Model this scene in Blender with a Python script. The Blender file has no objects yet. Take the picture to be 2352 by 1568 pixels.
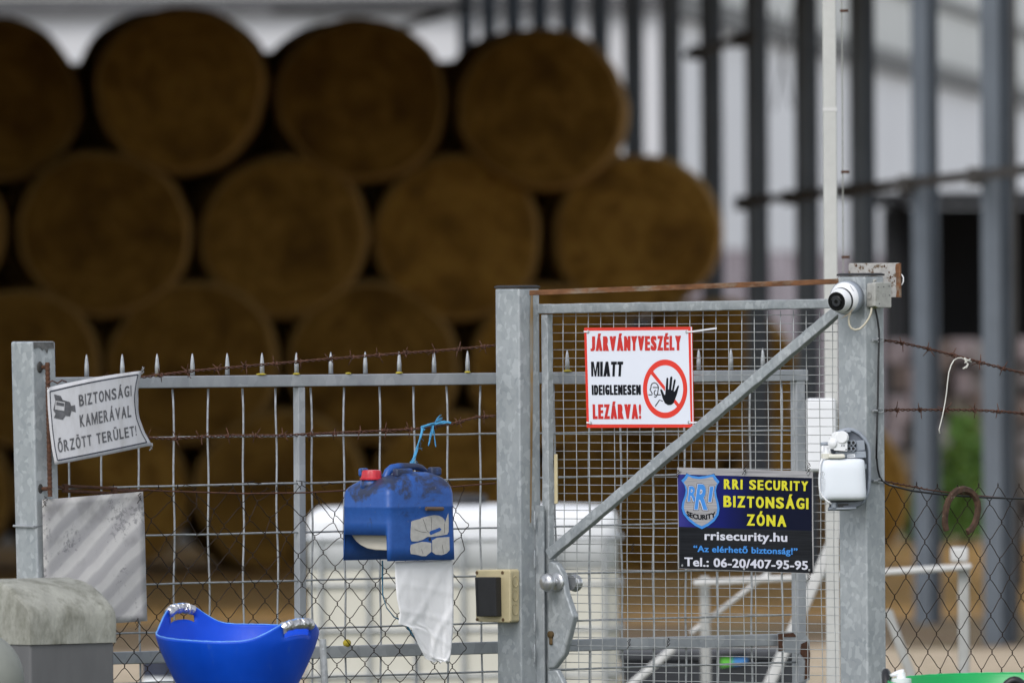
import bpy, bmesh, math, random
from math import sin, cos, pi, radians
from mathutils import Vector, Matrix, geometry
random.seed(7)
C = bpy.context.scene.collection

# ------------------------------------------------------------------ camera, sky, sun, exposure
FPX = 30720.0                      # focal length in units of a 2352 px wide picture
CAMZ = 2.07
pit, rol = -94.0 / FPX, radians(0.37)
FWD = Vector((0, cos(pit), sin(pit)))
R0, U0 = Vector((1, 0, 0)), Vector((0, -sin(pit), cos(pit)))
RGT = (R0 * cos(rol) - U0 * sin(rol)).normalized()
UPV = (U0 * cos(rol) + R0 * sin(rol)).normalized()
CAM = Vector((0, 0, CAMZ))
cd = bpy.data.cameras.new('camera')
cam = bpy.data.objects.new('camera', cd); C.objects.link(cam)
M = Matrix.Identity(4)
for i in range(3):
    M[i][0], M[i][1], M[i][2], M[i][3] = RGT[i], UPV[i], -FWD[i], CAM[i]
cam.matrix_world = M
cd.sensor_width = 36; cd.lens = FPX * 36 / 2352
cd.clip_start = 0.5; cd.clip_end = 3000
cd.dof.use_dof = True; cd.dof.focus_distance = 39.6; cd.dof.aperture_fstop = 6.6
bpy.context.scene.camera = cam

w = bpy.data.worlds.new('World'); bpy.context.scene.world = w; w.use_nodes = True
nt = w.node_tree; bg = nt.nodes['Background']
sky = nt.nodes.new('ShaderNodeTexSky'); sky.sky_type = 'NISHITA'; sky.sun_disc = False
sky.sun_elevation = radians(43); sky.sun_rotation = radians(205)
sky.air_density = 1.0; sky.dust_density = 0.8
hs = nt.nodes.new('ShaderNodeHueSaturation'); hs.inputs['Saturation'].default_value = 0.30
nt.links.new(sky.outputs[0], hs.inputs['Color']); nt.links.new(hs.outputs[0], bg.inputs['Color'])
bg.inputs['Strength'].default_value = 0.15
sd = bpy.data.lights.new('sun', 'SUN'); sd.energy = 1.3; sd.angle = radians(28); sd.color = (1, 0.965, 0.92)
so = bpy.data.objects.new('sun', sd); C.objects.link(so); so.location = (-10, -10, 30)
so.rotation_euler = Vector((0.30, 0.80, -0.80)).to_track_quat('-Z', 'Y').to_euler()
vs = bpy.context.scene.view_settings
vs.view_transform = 'Standard'; vs.look = 'None'; vs.exposure = 0.42; vs.gamma = 1.0
try: vs.use_curve_mapping = False
except Exception: pass

# ------------------------------------------------------------------ helpers: picture -> place
def P(u, v, Y):
    d = FWD + RGT * ((u - 1176) / FPX) + UPV * ((784 - v) / FPX)
    return CAM + d * (Y / d.y)
class Plane:
    def __init__(s, p0, deg):
        a = radians(deg)
        s.p0 = Vector(p0); s.t = Vector((cos(a), sin(a), 0)); s.n = Vector((sin(a), -cos(a), 0))
    def hit(s, u, v, off=0.0):
        d = FWD + RGT * ((u - 1176) / FPX) + UPV * ((784 - v) / FPX)
        k = (s.p0 + s.n * off - CAM).dot(s.n) / d.dot(s.n)
        return CAM + d * k
def front(Y): return Plane((0, Y, 0), 0)
G = Plane(P(1255, 784, 39.95), -41)        # the small gate: its hinge side stands closer
F = Plane(P(1165, 784, 39.95), 42)         # fence between the two posts
S = Plane(P(1165, 784, 40.12), 42)         # sliding gate just behind it
R = Plane(P(2020, 784, 39.18), 42)         # fence beyond the camera post
def conv(rx, ry, sc):
    return lambda x, y: ((rx + x / sc) * 0.57422, (ry + y / sc) * 0.57422)
c20, c01, c11, c21 = conv(2696, 0, 1.6786), conv(0, 900, 1.6786), conv(1350, 900, 1.6786), conv(2696, 900, 1.6786)
c02, c12, c22 = conv(0, 1797, 1.6786), conv(1350, 1797, 1.6786), conv(2696, 1797, 1.6786)
cJ, cR, cC = conv(2300, 1270, 3.408), conv(2690, 1840, 3.337), conv(3200, 1030, 5.227)
cS, cK, cH, cT = conv(3200, 1680, 3.92), conv(1340, 1800, 3.1357), conv(0, 2250, 3.26), conv(1500, 1640, 6.03)

# ------------------------------------------------------------------ helpers: meshes and objects
WL = {}
class MB:
    def __init__(s): s.v = []; s.f = []
    def add(s, vs, fs):
        b = len(s.v); s.v += [Vector(x) for x in vs]; s.f += [tuple(b + i for i in f) for f in fs]; return s
    def box(s, c, ax, ay, az):                       # centre and three half axes
        c = Vector(c); q = []
        for k in (-1, 1):
            for j in (-1, 1):
                for i in (-1, 1): q.append(c + ax * i + ay * j + az * k)
        return s.add(q, [(0, 2, 3, 1), (4, 5, 7, 6), (0, 1, 5, 4), (2, 6, 7, 3), (0, 4, 6, 2), (1, 3, 7, 5)])
    def bar(s, a, b, wd, w, dd, d, n=1, jit=0.0):    # square bar a->b, width w along wd, depth d along dd
        a, b = Vector(a), Vector(b); rings = []
        for i in range(n + 1):
            p = a.lerp(b, i / n); r = []
            for sw, sg in ((-1, -1), (1, -1), (1, 1), (-1, 1)):
                j = (random.uniform(-jit, jit), random.uniform(-jit, jit)) if jit else (0, 0)
                r.append(p + wd * (sw * w / 2 + j[0]) + dd * (sg * d / 2 + j[1]))
            rings.append(r)
        return s.rings(rings, True)
    def rings(s, rings, cap=True, closed=True):
        n = len(rings[0]); vs = [p for r in rings for p in r]; fs = []
        for i in range(len(rings) - 1):
            for j in range(n if closed else n - 1):
                k = (j + 1) % n
                fs.append((i * n + j, i * n + k, (i + 1) * n + k, (i + 1) * n + j))
        if cap:
            fs.append(tuple(range(n - 1, -1, -1))); fs.append(tuple((len(rings) - 1) * n + j for j in range(n)))
        return s.add(vs, fs)
    def tube(s, pts, r, n=6, cap=True):
        pts = [Vector(p) for p in pts]; rings = []; ref = None
        for i, p in enumerate(pts):
            t = (pts[min(i + 1, len(pts) - 1)] - pts[max(i - 1, 0)])
            t = t.normalized() if t.length > 1e-9 else Vector((0, 0, 1))
            if ref is None: ref = t.orthogonal().normalized()
            ref = (ref - t * ref.dot(t))
            ref = ref.normalized() if ref.length > 1e-6 else t.orthogonal().normalized()
            q = t.cross(ref); rr = r[i] if isinstance(r, (list, tuple)) else r
            rings.append([p + ref * (rr * cos(2 * pi * k / n)) + q * (rr * sin(2 * pi * k / n)) for k in range(n)])
        return s.rings(rings, cap)
    def prism(s, poly, ext):                         # flat outline (3D points) pushed along ext
        poly = [Vector(p) for p in poly]; n = len(poly); ext = Vector(ext)
        fs = [tuple(range(n)), tuple(range(2 * n - 1, n - 1, -1))] + [(i, n + i, n + (i + 1) % n, (i + 1) % n) for i in range(n)]
        return s.add(poly + [p + ext for p in poly], fs)
    def lathe(s, o, axis, prof, n=24):               # prof: (distance along axis, radius)
        o, axis = Vector(o), Vector(axis).normalized(); a = axis.orthogonal().normalized(); b = axis.cross(a)
        return s.rings([[o + axis * h + a * (r * cos(2 * pi * k / n)) + b * (r * sin(2 * pi * k / n)) for k in range(n)] for h, r in prof], True)
    def ellipsoid(s, c, ax, ay, az, n=24, m=14):
        c = Vector(c); rings = []
        for i in range(m + 1):
            t = pi * (0.002 + 0.996 * i / m)
            rings.append([c + az * cos(t) + ax * (sin(t) * cos(2 * pi * k / n)) + ay * (sin(t) * sin(2 * pi * k / n)) for k in range(n)])
        return s.rings(rings, True)
    def fill(s, poly):                               # flat outline, one side
        tri = geometry.tessellate_polygon([[Vector(p) for p in poly]])
        return s.add(poly, [tuple(t) for t in tri])
def link(o, parent=None, world=None):
    C.objects.link(o)
    world = Vector(world if world is not None else (0, 0, 0))
    if parent is not None: o.parent = parent; o.location = world - WL[parent.name]
    else: o.location = world
    WL[o.name] = world; return o
def mk(name, mb, mat, parent=None, origin=None, smooth=False, bevel=0.0, seg=2, label=None):
    if origin is None:
        if parent is not None: origin = WL[parent.name]
        else:
            lo = [min(v[i] for v in mb.v) for i in range(3)]; hi = [max(v[i] for v in mb.v) for i in range(3)]
            origin = ((lo[0] + hi[0]) / 2, (lo[1] + hi[1]) / 2, lo[2])
    origin = Vector(origin)
    me = bpy.data.meshes.new(name)
    me.from_pydata([v - origin for v in mb.v], [], mb.f); me.validate()
    bm = bmesh.new(); bm.from_mesh(me)
    bmesh.ops.recalc_face_normals(bm, faces=bm.faces)
    bm.to_mesh(me); bm.free()
    me.materials.append(mat)
    if smooth:
        for p in me.polygons: p.use_smooth = True
    o = bpy.data.objects.new(name, me); link(o, parent, origin)
    if bevel:
        b = o.modifiers.new('edge', 'BEVEL'); b.width = bevel; b.segments = seg; b.limit_method = 'ANGLE'; b.angle_limit = radians(40)
        for p in me.polygons: p.use_smooth = True
        try:
            wn = o.modifiers.new('normals', 'WEIGHTED_NORMAL'); wn.keep_sharp = True
        except Exception: pass
    if label: o['label'] = label
    return o
def sharp(o, deg=35):
    bm = bmesh.new(); bm.from_mesh(o.data)
    for e in bm.edges:
        if len(e.link_faces) == 2 and e.calc_face_angle(0) > radians(deg): e.smooth = False
    for f in bm.faces: f.smooth = True
    bm.to_mesh(o.data); bm.free(); return o
def thing(name, label, cat, loc, group=None):
    o = bpy.data.objects.new(name, None); o.empty_display_size = 0.05
    link(o, None, loc); return tag(o, label, cat, group)
def tag(o, label, cat, group=None):
    o['label'] = label; o['category'] = cat
    if group: o['group'] = group
    return o
def struct(o, k='structure'): o['kind'] = k; return o
def dup(o, parent, world):
    c = o.copy(); return link(c, parent, world)
def floor_of(p): return (p[0], p[1], 0.0)
def px(plane, pts, off=0.0): return [plane.hit(u, v, off) for u, v in pts]

# ------------------------------------------------------------------ helpers: materials
def newmat(name):
    m = bpy.data.materials.new(name); m.use_nodes = True
    t = m.node_tree; return m, t, t.nodes['Principled BSDF']
def N(t, typ, **kw):
    n = t.nodes.new(typ)
    for k, val in kw.items():
        if hasattr(n, k) and not k[0].isupper(): setattr(n, k, val)
        else: n.inputs[k.replace('_', ' ')].default_value = val
    return n
def coords(t, scale=(1, 1, 1)):
    tc = t.nodes.new('ShaderNodeTexCoord'); mp = t.nodes.new('ShaderNodeMapping')
    oi = t.nodes.new('ShaderNodeObjectInfo'); ml = t.nodes.new('ShaderNodeVectorMath'); ml.operation = 'SCALE'
    cx = t.nodes.new('ShaderNodeCombineXYZ')
    for k in range(3): t.links.new(oi.outputs['Random'], cx.inputs[k])
    t.links.new(cx.outputs[0], ml.inputs[0]); ml.inputs['Scale'].default_value = 37.0
    ad = t.nodes.new('ShaderNodeVectorMath'); ad.operation = 'ADD'
    t.links.new(tc.outputs['Object'], mp.inputs['Vector']); mp.inputs['Scale'].default_value = scale
    t.links.new(mp.outputs[0], ad.inputs[0]); t.links.new(ml.outputs[0], ad.inputs[1])
    return ad.outputs[0]
def ramp(t, src, stops):
    r = t.nodes.new('ShaderNodeValToRGB'); el = r.color_ramp.elements
    while len(el) < len(stops): el.new(0.5)
    for e, (p, c) in zip(el, stops): e.position = p; e.color = (c[0], c[1], c[2], 1)
    t.links.new(src, r.inputs[0]); return r.outputs[0]
def mix(t, fac, a, b, mode='MIX'):
    m = t.nodes.new('ShaderNodeMix'); m.data_type = 'RGBA'; m.blend_type = mode
    for sck, val in ((m.inputs[0], fac), (m.inputs[6], a), (m.inputs[7], b)):
        if isinstance(val, (tuple, list)): sck.default_value = (*val[:3], 1)
        elif isinstance(val, (int, float)): sck.default_value = val
        else: t.links.new(val, sck)
    return m.outputs[2]
def bump(t, b, src, strength, dist):
    n = t.nodes.new('ShaderNodeBump'); n.inputs['Strength'].default_value = strength; n.inputs['Distance'].default_value = dist
    t.links.new(src, n.inputs['Height']); t.links.new(n.outputs[0], b.inputs['Normal'])
def plain(name, c, rough=0.5, metal=0.0, var=0.12, scale=25, dirt=None, dscale=8, dlo=0.55, dhi=0.75, bmp=0.0, spec=None, stretch=(1, 1, 1), bscale=None):
    m, t, b = newmat(name); cv = coords(t, stretch)
    n1 = N(t, 'ShaderNodeTexNoise', Scale=scale, Detail=6.0, Roughness=0.6); t.links.new(cv, n1.inputs['Vector'])
    lo = [x * (1 - var) for x in c]; hi = [min(1, x * (1 + var)) for x in c]
    col = ramp(t, n1.outputs['Fac'], [(0.3, lo), (0.7, hi)])
    if dirt is not None:
        n2 = N(t, 'ShaderNodeTexNoise', Scale=dscale, Detail=8.0, Roughness=0.68); t.links.new(cv, n2.inputs['Vector'])
        msk = ramp(t, n2.outputs['Fac'], [(dlo, (0, 0, 0)), (dhi, (1, 1, 1))])
        col = mix(t, msk, col, dirt)
    t.links.new(col, b.inputs['Base Color'])
    b.inputs['Roughness'].default_value = rough; b.inputs['Metallic'].default_value = metal
    if spec is not None: b.inputs['Specular IOR Level'].default_value = spec
    if bmp:
        n3 = N(t, 'ShaderNodeTexNoise', Scale=bscale or scale * 2, Detail=5.0); t.links.new(cv, n3.inputs['Vector'])
        bump(t, b, n3.outputs['Fac'], 0.6, bmp)
    return m
def galva(name, a=(0.23, 0.26, 0.28), bcol=(0.33, 0.355, 0.375), hi=(0.47, 0.50, 0.52), scale=78, rust=0.0, stretch=(1, 1, 0.7), bm=0.0):
    m, t, b = newmat(name); cv = coords(t, stretch)
    nz = N(t, 'ShaderNodeTexNoise', Scale=30.0, Detail=3.0); t.links.new(cv, nz.inputs['Vector'])
    vm = t.nodes.new('ShaderNodeVectorMath'); vm.operation = 'MULTIPLY_ADD'
    t.links.new(nz.outputs['Color'], vm.inputs[0]); vm.inputs[1].default_value = (0.03, 0.03, 0.03); t.links.new(cv, vm.inputs[2])
    vo = N(t, 'ShaderNodeTexVoronoi', Scale=scale); t.links.new(vm.outputs[0], vo.inputs['Vector'])
    sp = t.nodes.new('ShaderNodeSeparateColor'); t.links.new(vo.outputs['Color'], sp.inputs[0])
    col = ramp(t, sp.outputs[0], [(0.0, a), (0.62, bcol), (0.8, bcol), (0.86, hi), (1.0, hi)])
    n2 = N(t, 'ShaderNodeTexNoise', Scale=7.0, Detail=7.0, Roughness=0.65); t.links.new(cv, n2.inputs['Vector'])
    col = mix(t, 0.55, col, ramp(t, n2.outputs['Fac'], [(0.3, (0.27, 0.295, 0.315)), (0.7, (0.44, 0.465, 0.48))]))
    if rust:
        n3 = N(t, 'ShaderNodeTexNoise', Scale=14.0, Detail=9.0, Roughness=0.7); t.links.new(cv, n3.inputs['Vector'])
        msk = ramp(t, n3.outputs['Fac'], [(0.70 - rust, (0, 0, 0)), (0.78 - rust, (1, 1, 1))])
        col = mix(t, msk, col, (0.13, 0.055, 0.02))
    t.links.new(col, b.inputs['Base Color'])
    b.inputs['Metallic'].default_value = 0.25
    t.links.new(ramp(t, sp.outputs[1], [(0, (0.42,) * 3), (1, (0.6,) * 3)]), b.inputs['Roughness'])
    if bm:
        n4 = N(t, 'ShaderNodeTexNoise', Scale=45.0, Detail=2.0); t.links.new(cv, n4.inputs['Vector'])
        bump(t, b, n4.outputs['Fac'], 0.8, bm)
    return m
MAT = {}
MAT['galv_post'] = galva('galvanised_post')
MAT['galv_tube'] = galva('galvanised_hammered_tube', bm=0.004, scale=85)
MAT['galv_old'] = galva('galvanised_old', a=(0.25, 0.26, 0.29), bcol=(0.33, 0.34, 0.375), hi=(0.40, 0.41, 0.44), scale=30, rust=0.015)
MAT['galv_wire'] = plain('zinc_wire', (0.36, 0.375, 0.39), 0.45, 0.4, var=0.25, scale=60, dirt=(0.10, 0.06, 0.035), dscale=18, dlo=0.66, dhi=0.74)
MAT['mesh_wire'] = plain('bright_mesh_wire', (0.42, 0.435, 0.44), 0.42, 0.45, var=0.25, scale=40)
MAT['rust'] = plain('rust', (0.075, 0.030, 0.014), 0.85, var=0.45, scale=60, dirt=(0.05, 0.03, 0.022), dscale=30, bmp=0.001)
MAT['rust_light'] = plain('rust_on_steel', (0.145, 0.06, 0.022), 0.8, var=0.5, scale=40, dirt=(0.23, 0.20, 0.155), dscale=14, dlo=0.5, dhi=0.66, stretch=(0.4, 0.4, 1.5))
MAT['rust_wire'] = plain('rusty_wire', (0.085, 0.034, 0.020), 0.8, var=0.5, scale=70, dirt=(0.28, 0.28, 0.27), dscale=9, dlo=0.64, dhi=0.70)
MAT['link_wire'] = plain('chain_link_wire', (0.030, 0.021, 0.017), 0.8, 0.0, var=0.4, scale=30, spec=0.15)
MAT['black'] = plain('black_plastic', (0.014, 0.014, 0.017), 0.45, var=0.2, bmp=0.0)
MAT['rubber'] = plain('black_cap_plastic', (0.022, 0.022, 0.025), 0.6, var=0.3)
MAT['white_plastic'] = plain('white_plastic', (0.78, 0.79, 0.82), 0.35, var=0.02)
MAT['white_print'] = plain('white_sign_board', (0.72, 0.75, 0.84), 0.4, var=0.02, scale=6)
MAT['red_print'] = plain('red_print', (0.72, 0.035, 0.018), 0.42, var=0.06, scale=8)
MAT['red_ink'] = plain('red_lettering', (0.55, 0.02, 0.015), 0.42, var=0.08, scale=8)
MAT['black_print'] = plain('black_print', (0.006, 0.007, 0.011), 0.45, var=0.1, spec=0.15)
MAT['yellow_print'] = plain('yellow_print', (0.66, 0.62, 0.02), 0.4, var=0.03)
MAT['blue_print'] = plain('light_blue_print', (0.045, 0.24, 0.66), 0.4, var=0.05)
MAT['pale_print'] = plain('pale_print', (0.60, 0.61, 0.70), 0.4, var=0.03)
MAT['faded_sign'] = plain('weathered_white_sheet', (0.60, 0.60, 0.63), 0.45, var=0.07, scale=9, dirt=(0.42, 0.41, 0.41), dscale=14, dlo=0.48, dhi=0.78, stretch=(1, 1, .3))
MAT['faded_ink'] = plain('faded_lettering', (0.10, 0.10, 0.11), 0.6, var=0.45, scale=45)
MAT['navy_line'] = plain('navy_border', (0.035, 0.04, 0.06), 0.5, var=0.3)
MAT['beige'] = plain('yellowed_plastic', (0.56, 0.48, 0.29), 0.45, var=0.08, scale=20, dirt=(0.14, 0.12, 0.075), dscale=22, dlo=0.6, dhi=0.85)
MAT['beige_dark'] = plain('brown_screw_recess', (0.12, 0.07, 0.03), 0.7)
MAT['cable_cream'] = plain('cream_cable', (0.52, 0.48, 0.38), 0.5, var=0.1)
MAT['steel'] = plain('brushed_steel', (0.52, 0.53, 0.55), 0.3, 0.75, var=0.06)
MAT['brass'] = plain('tarnished_brass', (0.14, 0.09, 0.04), 0.45, 0.6, var=0.3)
MAT['lens'] = plain('glossy_black_lens', (0.006, 0.006, 0.008), 0.12, var=0.1)
MAT['lens_grey'] = plain('dark_grey_lens', (0.035, 0.037, 0.042), 0.25, var=0.1)
MAT['box_grey'] = plain('grimy_grey_plastic', (0.36, 0.36, 0.34), 0.6, var=0.14, scale=40, dirt=(0.15, 0.14, 0.11), dscale=35, dlo=0.55, dhi=0.8)
MAT['moss'] = plain('moss', (0.05, 0.055, 0.015), 0.9, var=0.5, scale=80)
MAT['plate'] = plain('rust_spotted_plate', (0.34, 0.33, 0.32), 0.6, var=0.2, scale=50, dirt=(0.10, 0.06, 0.03), dscale=45, dlo=0.52, dhi=0.60)
MAT['dispenser_grey'] = plain('grey_dispenser_plastic', (0.27, 0.30, 0.35), 0.4, var=0.06)
MAT['dispenser_dark'] = plain('darker_grey_plastic', (0.12, 0.135, 0.165), 0.5, var=0.1)  # darker of the two dispenser greys
MAT['rope_blue'] = plain('blue_twine', (0.07, 0.33, 0.58), 0.6, var=0.35, scale=90)
MAT['rope_teal'] = plain('dark_blue_twine', (0.035, 0.16, 0.27), 0.6, var=0.35, scale=90)
MAT['string'] = plain('white_string', (0.68, 0.67, 0.62), 0.7, var=0.1)
MAT['cap_red'] = plain('red_cap_plastic', (0.50, 0.025, 0.04), 0.38, var=0.15, scale=50, dirt=(0.42, 0.16, 0.17), dscale=40, dlo=0.6, dhi=0.8)
MAT['roll'] = plain('paper_roll', (0.62, 0.58, 0.50), 0.85, var=0.03)
MAT['paper'] = plain('paper_towel', (0.82, 0.82, 0.84), 0.85, var=0.03, scale=12, bmp=0.002, bscale=30)
MAT['patch'] = plain('torn_label', (0.46, 0.45, 0.43), 0.7, var=0.12, scale=60, dirt=(0.2, 0.2, 0.2), dscale=50, dlo=0.62, dhi=0.75)
MAT['foil'] = plain('silver_tape', (0.62, 0.62, 0.64), 0.28, 0.85, var=0.15, scale=70, bmp=0.006, bscale=70)
def tub_mat():
    m, t, b = newmat('blue_tub_plastic'); cv = coords(t)
    n1 = N(t, 'ShaderNodeTexNoise', Scale=7.0, Detail=6.0); t.links.new(cv, n1.inputs['Vector'])
    col = ramp(t, n1.outputs['Fac'], [(0.3, (0.001, 0.056, 0.52)), (0.7, (0.002, 0.078, 0.66))])
    n2 = N(t, 'ShaderNodeTexNoise', Scale=38.0, Detail=8.0, Roughness=0.75); t.links.new(coords(t, (1, 1, .22)), n2.inputs['Vector'])
    col = mix(t, ramp(t, n2.outputs['Fac'], [(0.60, (0, 0, 0)), (0.70, (0.35, 0.35, 0.35))]), col, (0.05, 0.15, 0.42))
    n3 = N(t, 'ShaderNodeTexNoise', Scale=16.0, Detail=9.0, Roughness=0.8); t.links.new(cv, n3.inputs['Vector'])
    col = mix(t, ramp(t, n3.outputs['Fac'], [(0.64, (0, 0, 0)), (0.74, (0.5, 0.5, 0.5))]), col, (0.03, 0.05, 0.10))
    t.links.new(col, b.inputs['Base Color']); b.inputs['Specular IOR Level'].default_value = 0.3
    t.links.new(ramp(t, n2.outputs['Fac'], [(0.3, (.36,) * 3), (0.7, (.55,) * 3)]), b.inputs['Roughness']); return m
MAT['tub_blue'] = tub_mat()
MAT['tub_edge'] = plain('scuffed_tub_edge', (0.12, 0.32, 0.75), 0.5, var=0.2)
MAT['tub_green'] = plain('green_tub_plastic', (0.004, 0.34, 0.085), 0.35, var=0.06, scale=8)
MAT['lichen'] = plain('yellow_lichen', (0.42, 0.33, 0.03), 0.9, var=0.3, scale=80)
MAT['pole_grey'] = plain('pale_grey_pole', (0.50, 0.50, 0.485), 0.5, var=0.05)
MAT['white_paint'] = plain('white_painted_tube', (0.56, 0.555, 0.55), 0.45, var=0.06)
MAT['grey_paint'] = plain('grey_painted_post', (0.36, 0.36, 0.35), 0.5, var=0.08)
MAT['tank_white'] = plain('tank_plastic', (0.78, 0.79, 0.82), 0.35, var=0.02)
MAT['tank_cream'] = plain('tank_plastic_with_liquid', (0.58, 0.56, 0.49), 0.4, var=0.03)
MAT['bin_dark'] = plain('dark_bin', (0.028, 0.03, 0.037), 0.5, var=0.2)
MAT['label_green'] = plain('green_print', (0.10, 0.42, 0.04), 0.5)
MAT['label_blue'] = plain('blue_label_print', (0.05, 0.22, 0.55), 0.5)
MAT['barn_steel'] = plain('dark_grey_painted_steel', (0.084, 0.101, 0.124), 0.6, var=0.15, scale=3)
MAT['barn_dark'] = plain('rusted_dark_steel', (0.035, 0.032, 0.03), 0.7, var=0.3, scale=4)
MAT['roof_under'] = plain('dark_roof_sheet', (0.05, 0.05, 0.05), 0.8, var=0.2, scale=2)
MAT['gutter'] = plain('grey_gutter', (0.07, 0.07, 0.075), 0.6, var=0.2, scale=2)
MAT['hall_roof'] = plain('pale_roof_sheet', (0.30, 0.30, 0.285), 0.55, var=0.06, scale=0.6)
MAT['shed_shade'] = plain('shed_interior_shade', (0.012, 0.013, 0.016), 0.9, var=0.3, scale=1)  # near-black stands in for the shade inside the open shed
MAT['concrete_lid'] = plain('weathered_lid', (0.31, 0.31, 0.275), 0.8, var=0.16, scale=16, dirt=(0.17, 0.17, 0.14), dscale=17, dlo=0.46, dhi=0.66, bmp=0.005, bscale=70, stretch=(1, 1, 0.55))
MAT['housing_dark'] = plain('dark_grey_housing', (0.115, 0.115, 0.12), 0.55, var=0.12, scale=14, stretch=(1, 1, 0.25))
MAT['dome_grey'] = plain('grey_dome', (0.24, 0.25, 0.225), 0.65, var=0.1, scale=12, dirt=(0.17, 0.175, 0.155), dscale=12)

# ------------------------------------------------------------------ special materials
def bale_mat():
    m, t, b = newmat('old_straw'); cv = coords(t)
    n1 = N(t, 'ShaderNodeTexNoise', Scale=2.6, Detail=9.0, Roughness=0.6, Distortion=0.5); t.links.new(cv, n1.inputs['Vector'])
    n2 = N(t, 'ShaderNodeTexNoise', Scale=90.0, Detail=3.0); t.links.new(cv, n2.inputs['Vector'])
    col = ramp(t, n1.outputs['Fac'], [(0.34, (0.075, 0.036, 0.007)), (0.46, (0.24, 0.132, 0.023)), (0.55, (0.40, 0.235, 0.05)), (0.66, (0.17, 0.088, 0.016))])
    col = mix(t, 0.35, col, ramp(t, n2.outputs['Fac'], [(0.35, (0.11, 0.055, 0.012)), (0.65, (0.36, 0.22, 0.07))]))
    tc = t.nodes.new('ShaderNodeTexCoord'); sb = t.nodes.new('ShaderNodeVectorMath'); sb.operation = 'MULTIPLY_ADD'   # coiled layers round the bale's axis
    t.links.new(tc.outputs['Object'], sb.inputs[0]); sb.inputs[1].default_value = (1, 0, 1); sb.inputs[2].default_value = (0, 0, -.63)
    ln = t.nodes.new('ShaderNodeVectorMath'); ln.operation = 'LENGTH'; t.links.new(sb.outputs[0], ln.inputs[0])
    ma = N(t, 'ShaderNodeMath', operation='MULTIPLY_ADD'); t.links.new(ln.outputs['Value'], ma.inputs[0]); ma.inputs[1].default_value = 46.0
    m2 = N(t, 'ShaderNodeMath', operation='MULTIPLY'); t.links.new(n1.outputs['Fac'], m2.inputs[0]); m2.inputs[1].default_value = 30.0; t.links.new(m2.outputs[0], ma.inputs[2])
    sn_ = N(t, 'ShaderNodeMath', operation='SINE'); t.links.new(ma.outputs[0], sn_.inputs[0])
    col = mix(t, ramp(t, sn_.outputs[0], [(0.0, (0.30, 0.30, 0.30)), (0.7, (0, 0, 0))]), col, (0.13, 0.066, 0.012))
    oi = t.nodes.new('ShaderNodeObjectInfo')
    col = mix(t, 1.0, col, ramp(t, oi.outputs['Random'], [(0.0, (0.68, 0.66, 0.62)), (0.5, (0.95, 0.95, 0.95)), (1.0, (1.2, 1.18, 1.1))]), 'MULTIPLY')
    t.links.new(col, b.inputs['Base Color']); b.inputs['Roughness'].default_value = 0.95
    b.inputs['Specular IOR Level'].default_value = 0.1
    bump(t, b, n2.outputs['Fac'], 1.0, 0.03); return m
MAT['bale'] = bale_mat()
MAT['bale_net'] = plain('net_wrapped_straw', (0.25, 0.155, 0.052), 0.85, var=0.2, scale=30, spec=0.2)
def ground_mat():
    m, t, b = newmat('yard_ground')
    tc = t.nodes.new('ShaderNodeTexCoord'); sx = t.nodes.new('ShaderNodeSeparateXYZ'); t.links.new(tc.outputs['Object'], sx.inputs[0])
    n0 = N(t, 'ShaderNodeTexNoise', Scale=0.45, Detail=6.0, Roughness=0.65); t.links.new(tc.outputs['Object'], n0.inputs['Vector'])
    n1 = N(t, 'ShaderNodeTexNoise', Scale=14.0, Detail=6.0, Roughness=0.7); t.links.new(tc.outputs['Object'], n1.inputs['Vector'])
    ma = N(t, 'ShaderNodeMath', operation='MULTIPLY_ADD'); t.links.new(n0.outputs['Fac'], ma.inputs[0]); ma.inputs[1].default_value = 12.0
    t.links.new(sx.outputs['Y'], ma.inputs[2])
    mr = N(t, 'ShaderNodeMapRange'); mr.inputs['From Min'].default_value = 80; mr.inputs['From Max'].default_value = 108
    t.links.new(ma.outputs[0], mr.inputs['Value'])
    gravel = ramp(t, n1.outputs['Fac'], [(0.3, (0.42, 0.33, 0.23)), (0.7, (0.60, 0.49, 0.36))])
    soil = ramp(t, n1.outputs['Fac'], [(0.3, (0.10, 0.066, 0.033)), (0.7, (0.17, 0.115, 0.062))])
    straw = ramp(t, n1.outputs['Fac'], [(0.3, (0.42, 0.225, 0.055)), (0.7, (0.60, 0.35, 0.10))])
    f1 = ramp(t, mr.outputs[0], [(0.14, (0, 0, 0)), (0.22, (1, 1, 1))])
    f2 = ramp(t, mr.outputs[0], [(0.40, (0, 0, 0)), (0.54, (1, 1, 1))])
    n3 = N(t, 'ShaderNodeTexNoise', Scale=1.1, Detail=5.0); t.links.new(tc.outputs['Object'], n3.inputs['Vector'])
    col = mix(t, f2, mix(t, f1, gravel, soil), straw)
    far = ramp(t, n1.outputs['Fac'], [(0.3, (0.30, 0.29, 0.27)), (0.7, (0.42, 0.41, 0.39))]); near = ramp(t, n1.outputs['Fac'], [(0.3, (0.05, 0.06, 0.025)), (0.7, (0.09, 0.10, 0.04))])  # unseen near ground darkened to cut bounce on bales; far grey neutralises hall bounce
    def past(lo, hi):
        q = N(t, 'ShaderNodeMapRange'); q.inputs['From Min'].default_value = lo; q.inputs['From Max'].default_value = hi; t.links.new(ma.outputs[0], q.inputs['Value']); return q.outputs[0]
    col = mix(t, past(77, 79), near, mix(t, past(118, 124), col, far))
    col = mix(t, ramp(t, n3.outputs['Fac'], [(0.60, (0, 0, 0)), (0.68, (0.8, 0.8, 0.8))]), col, (0.13, 0.14, 0.04))
    t.links.new(col, b.inputs['Base Color']); b.inputs['Roughness'].default_value = 0.95
    bump(t, b, n1.outputs['Fac'], 0.8, 0.03); return m
MAT['ground'] = ground_mat()
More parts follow.
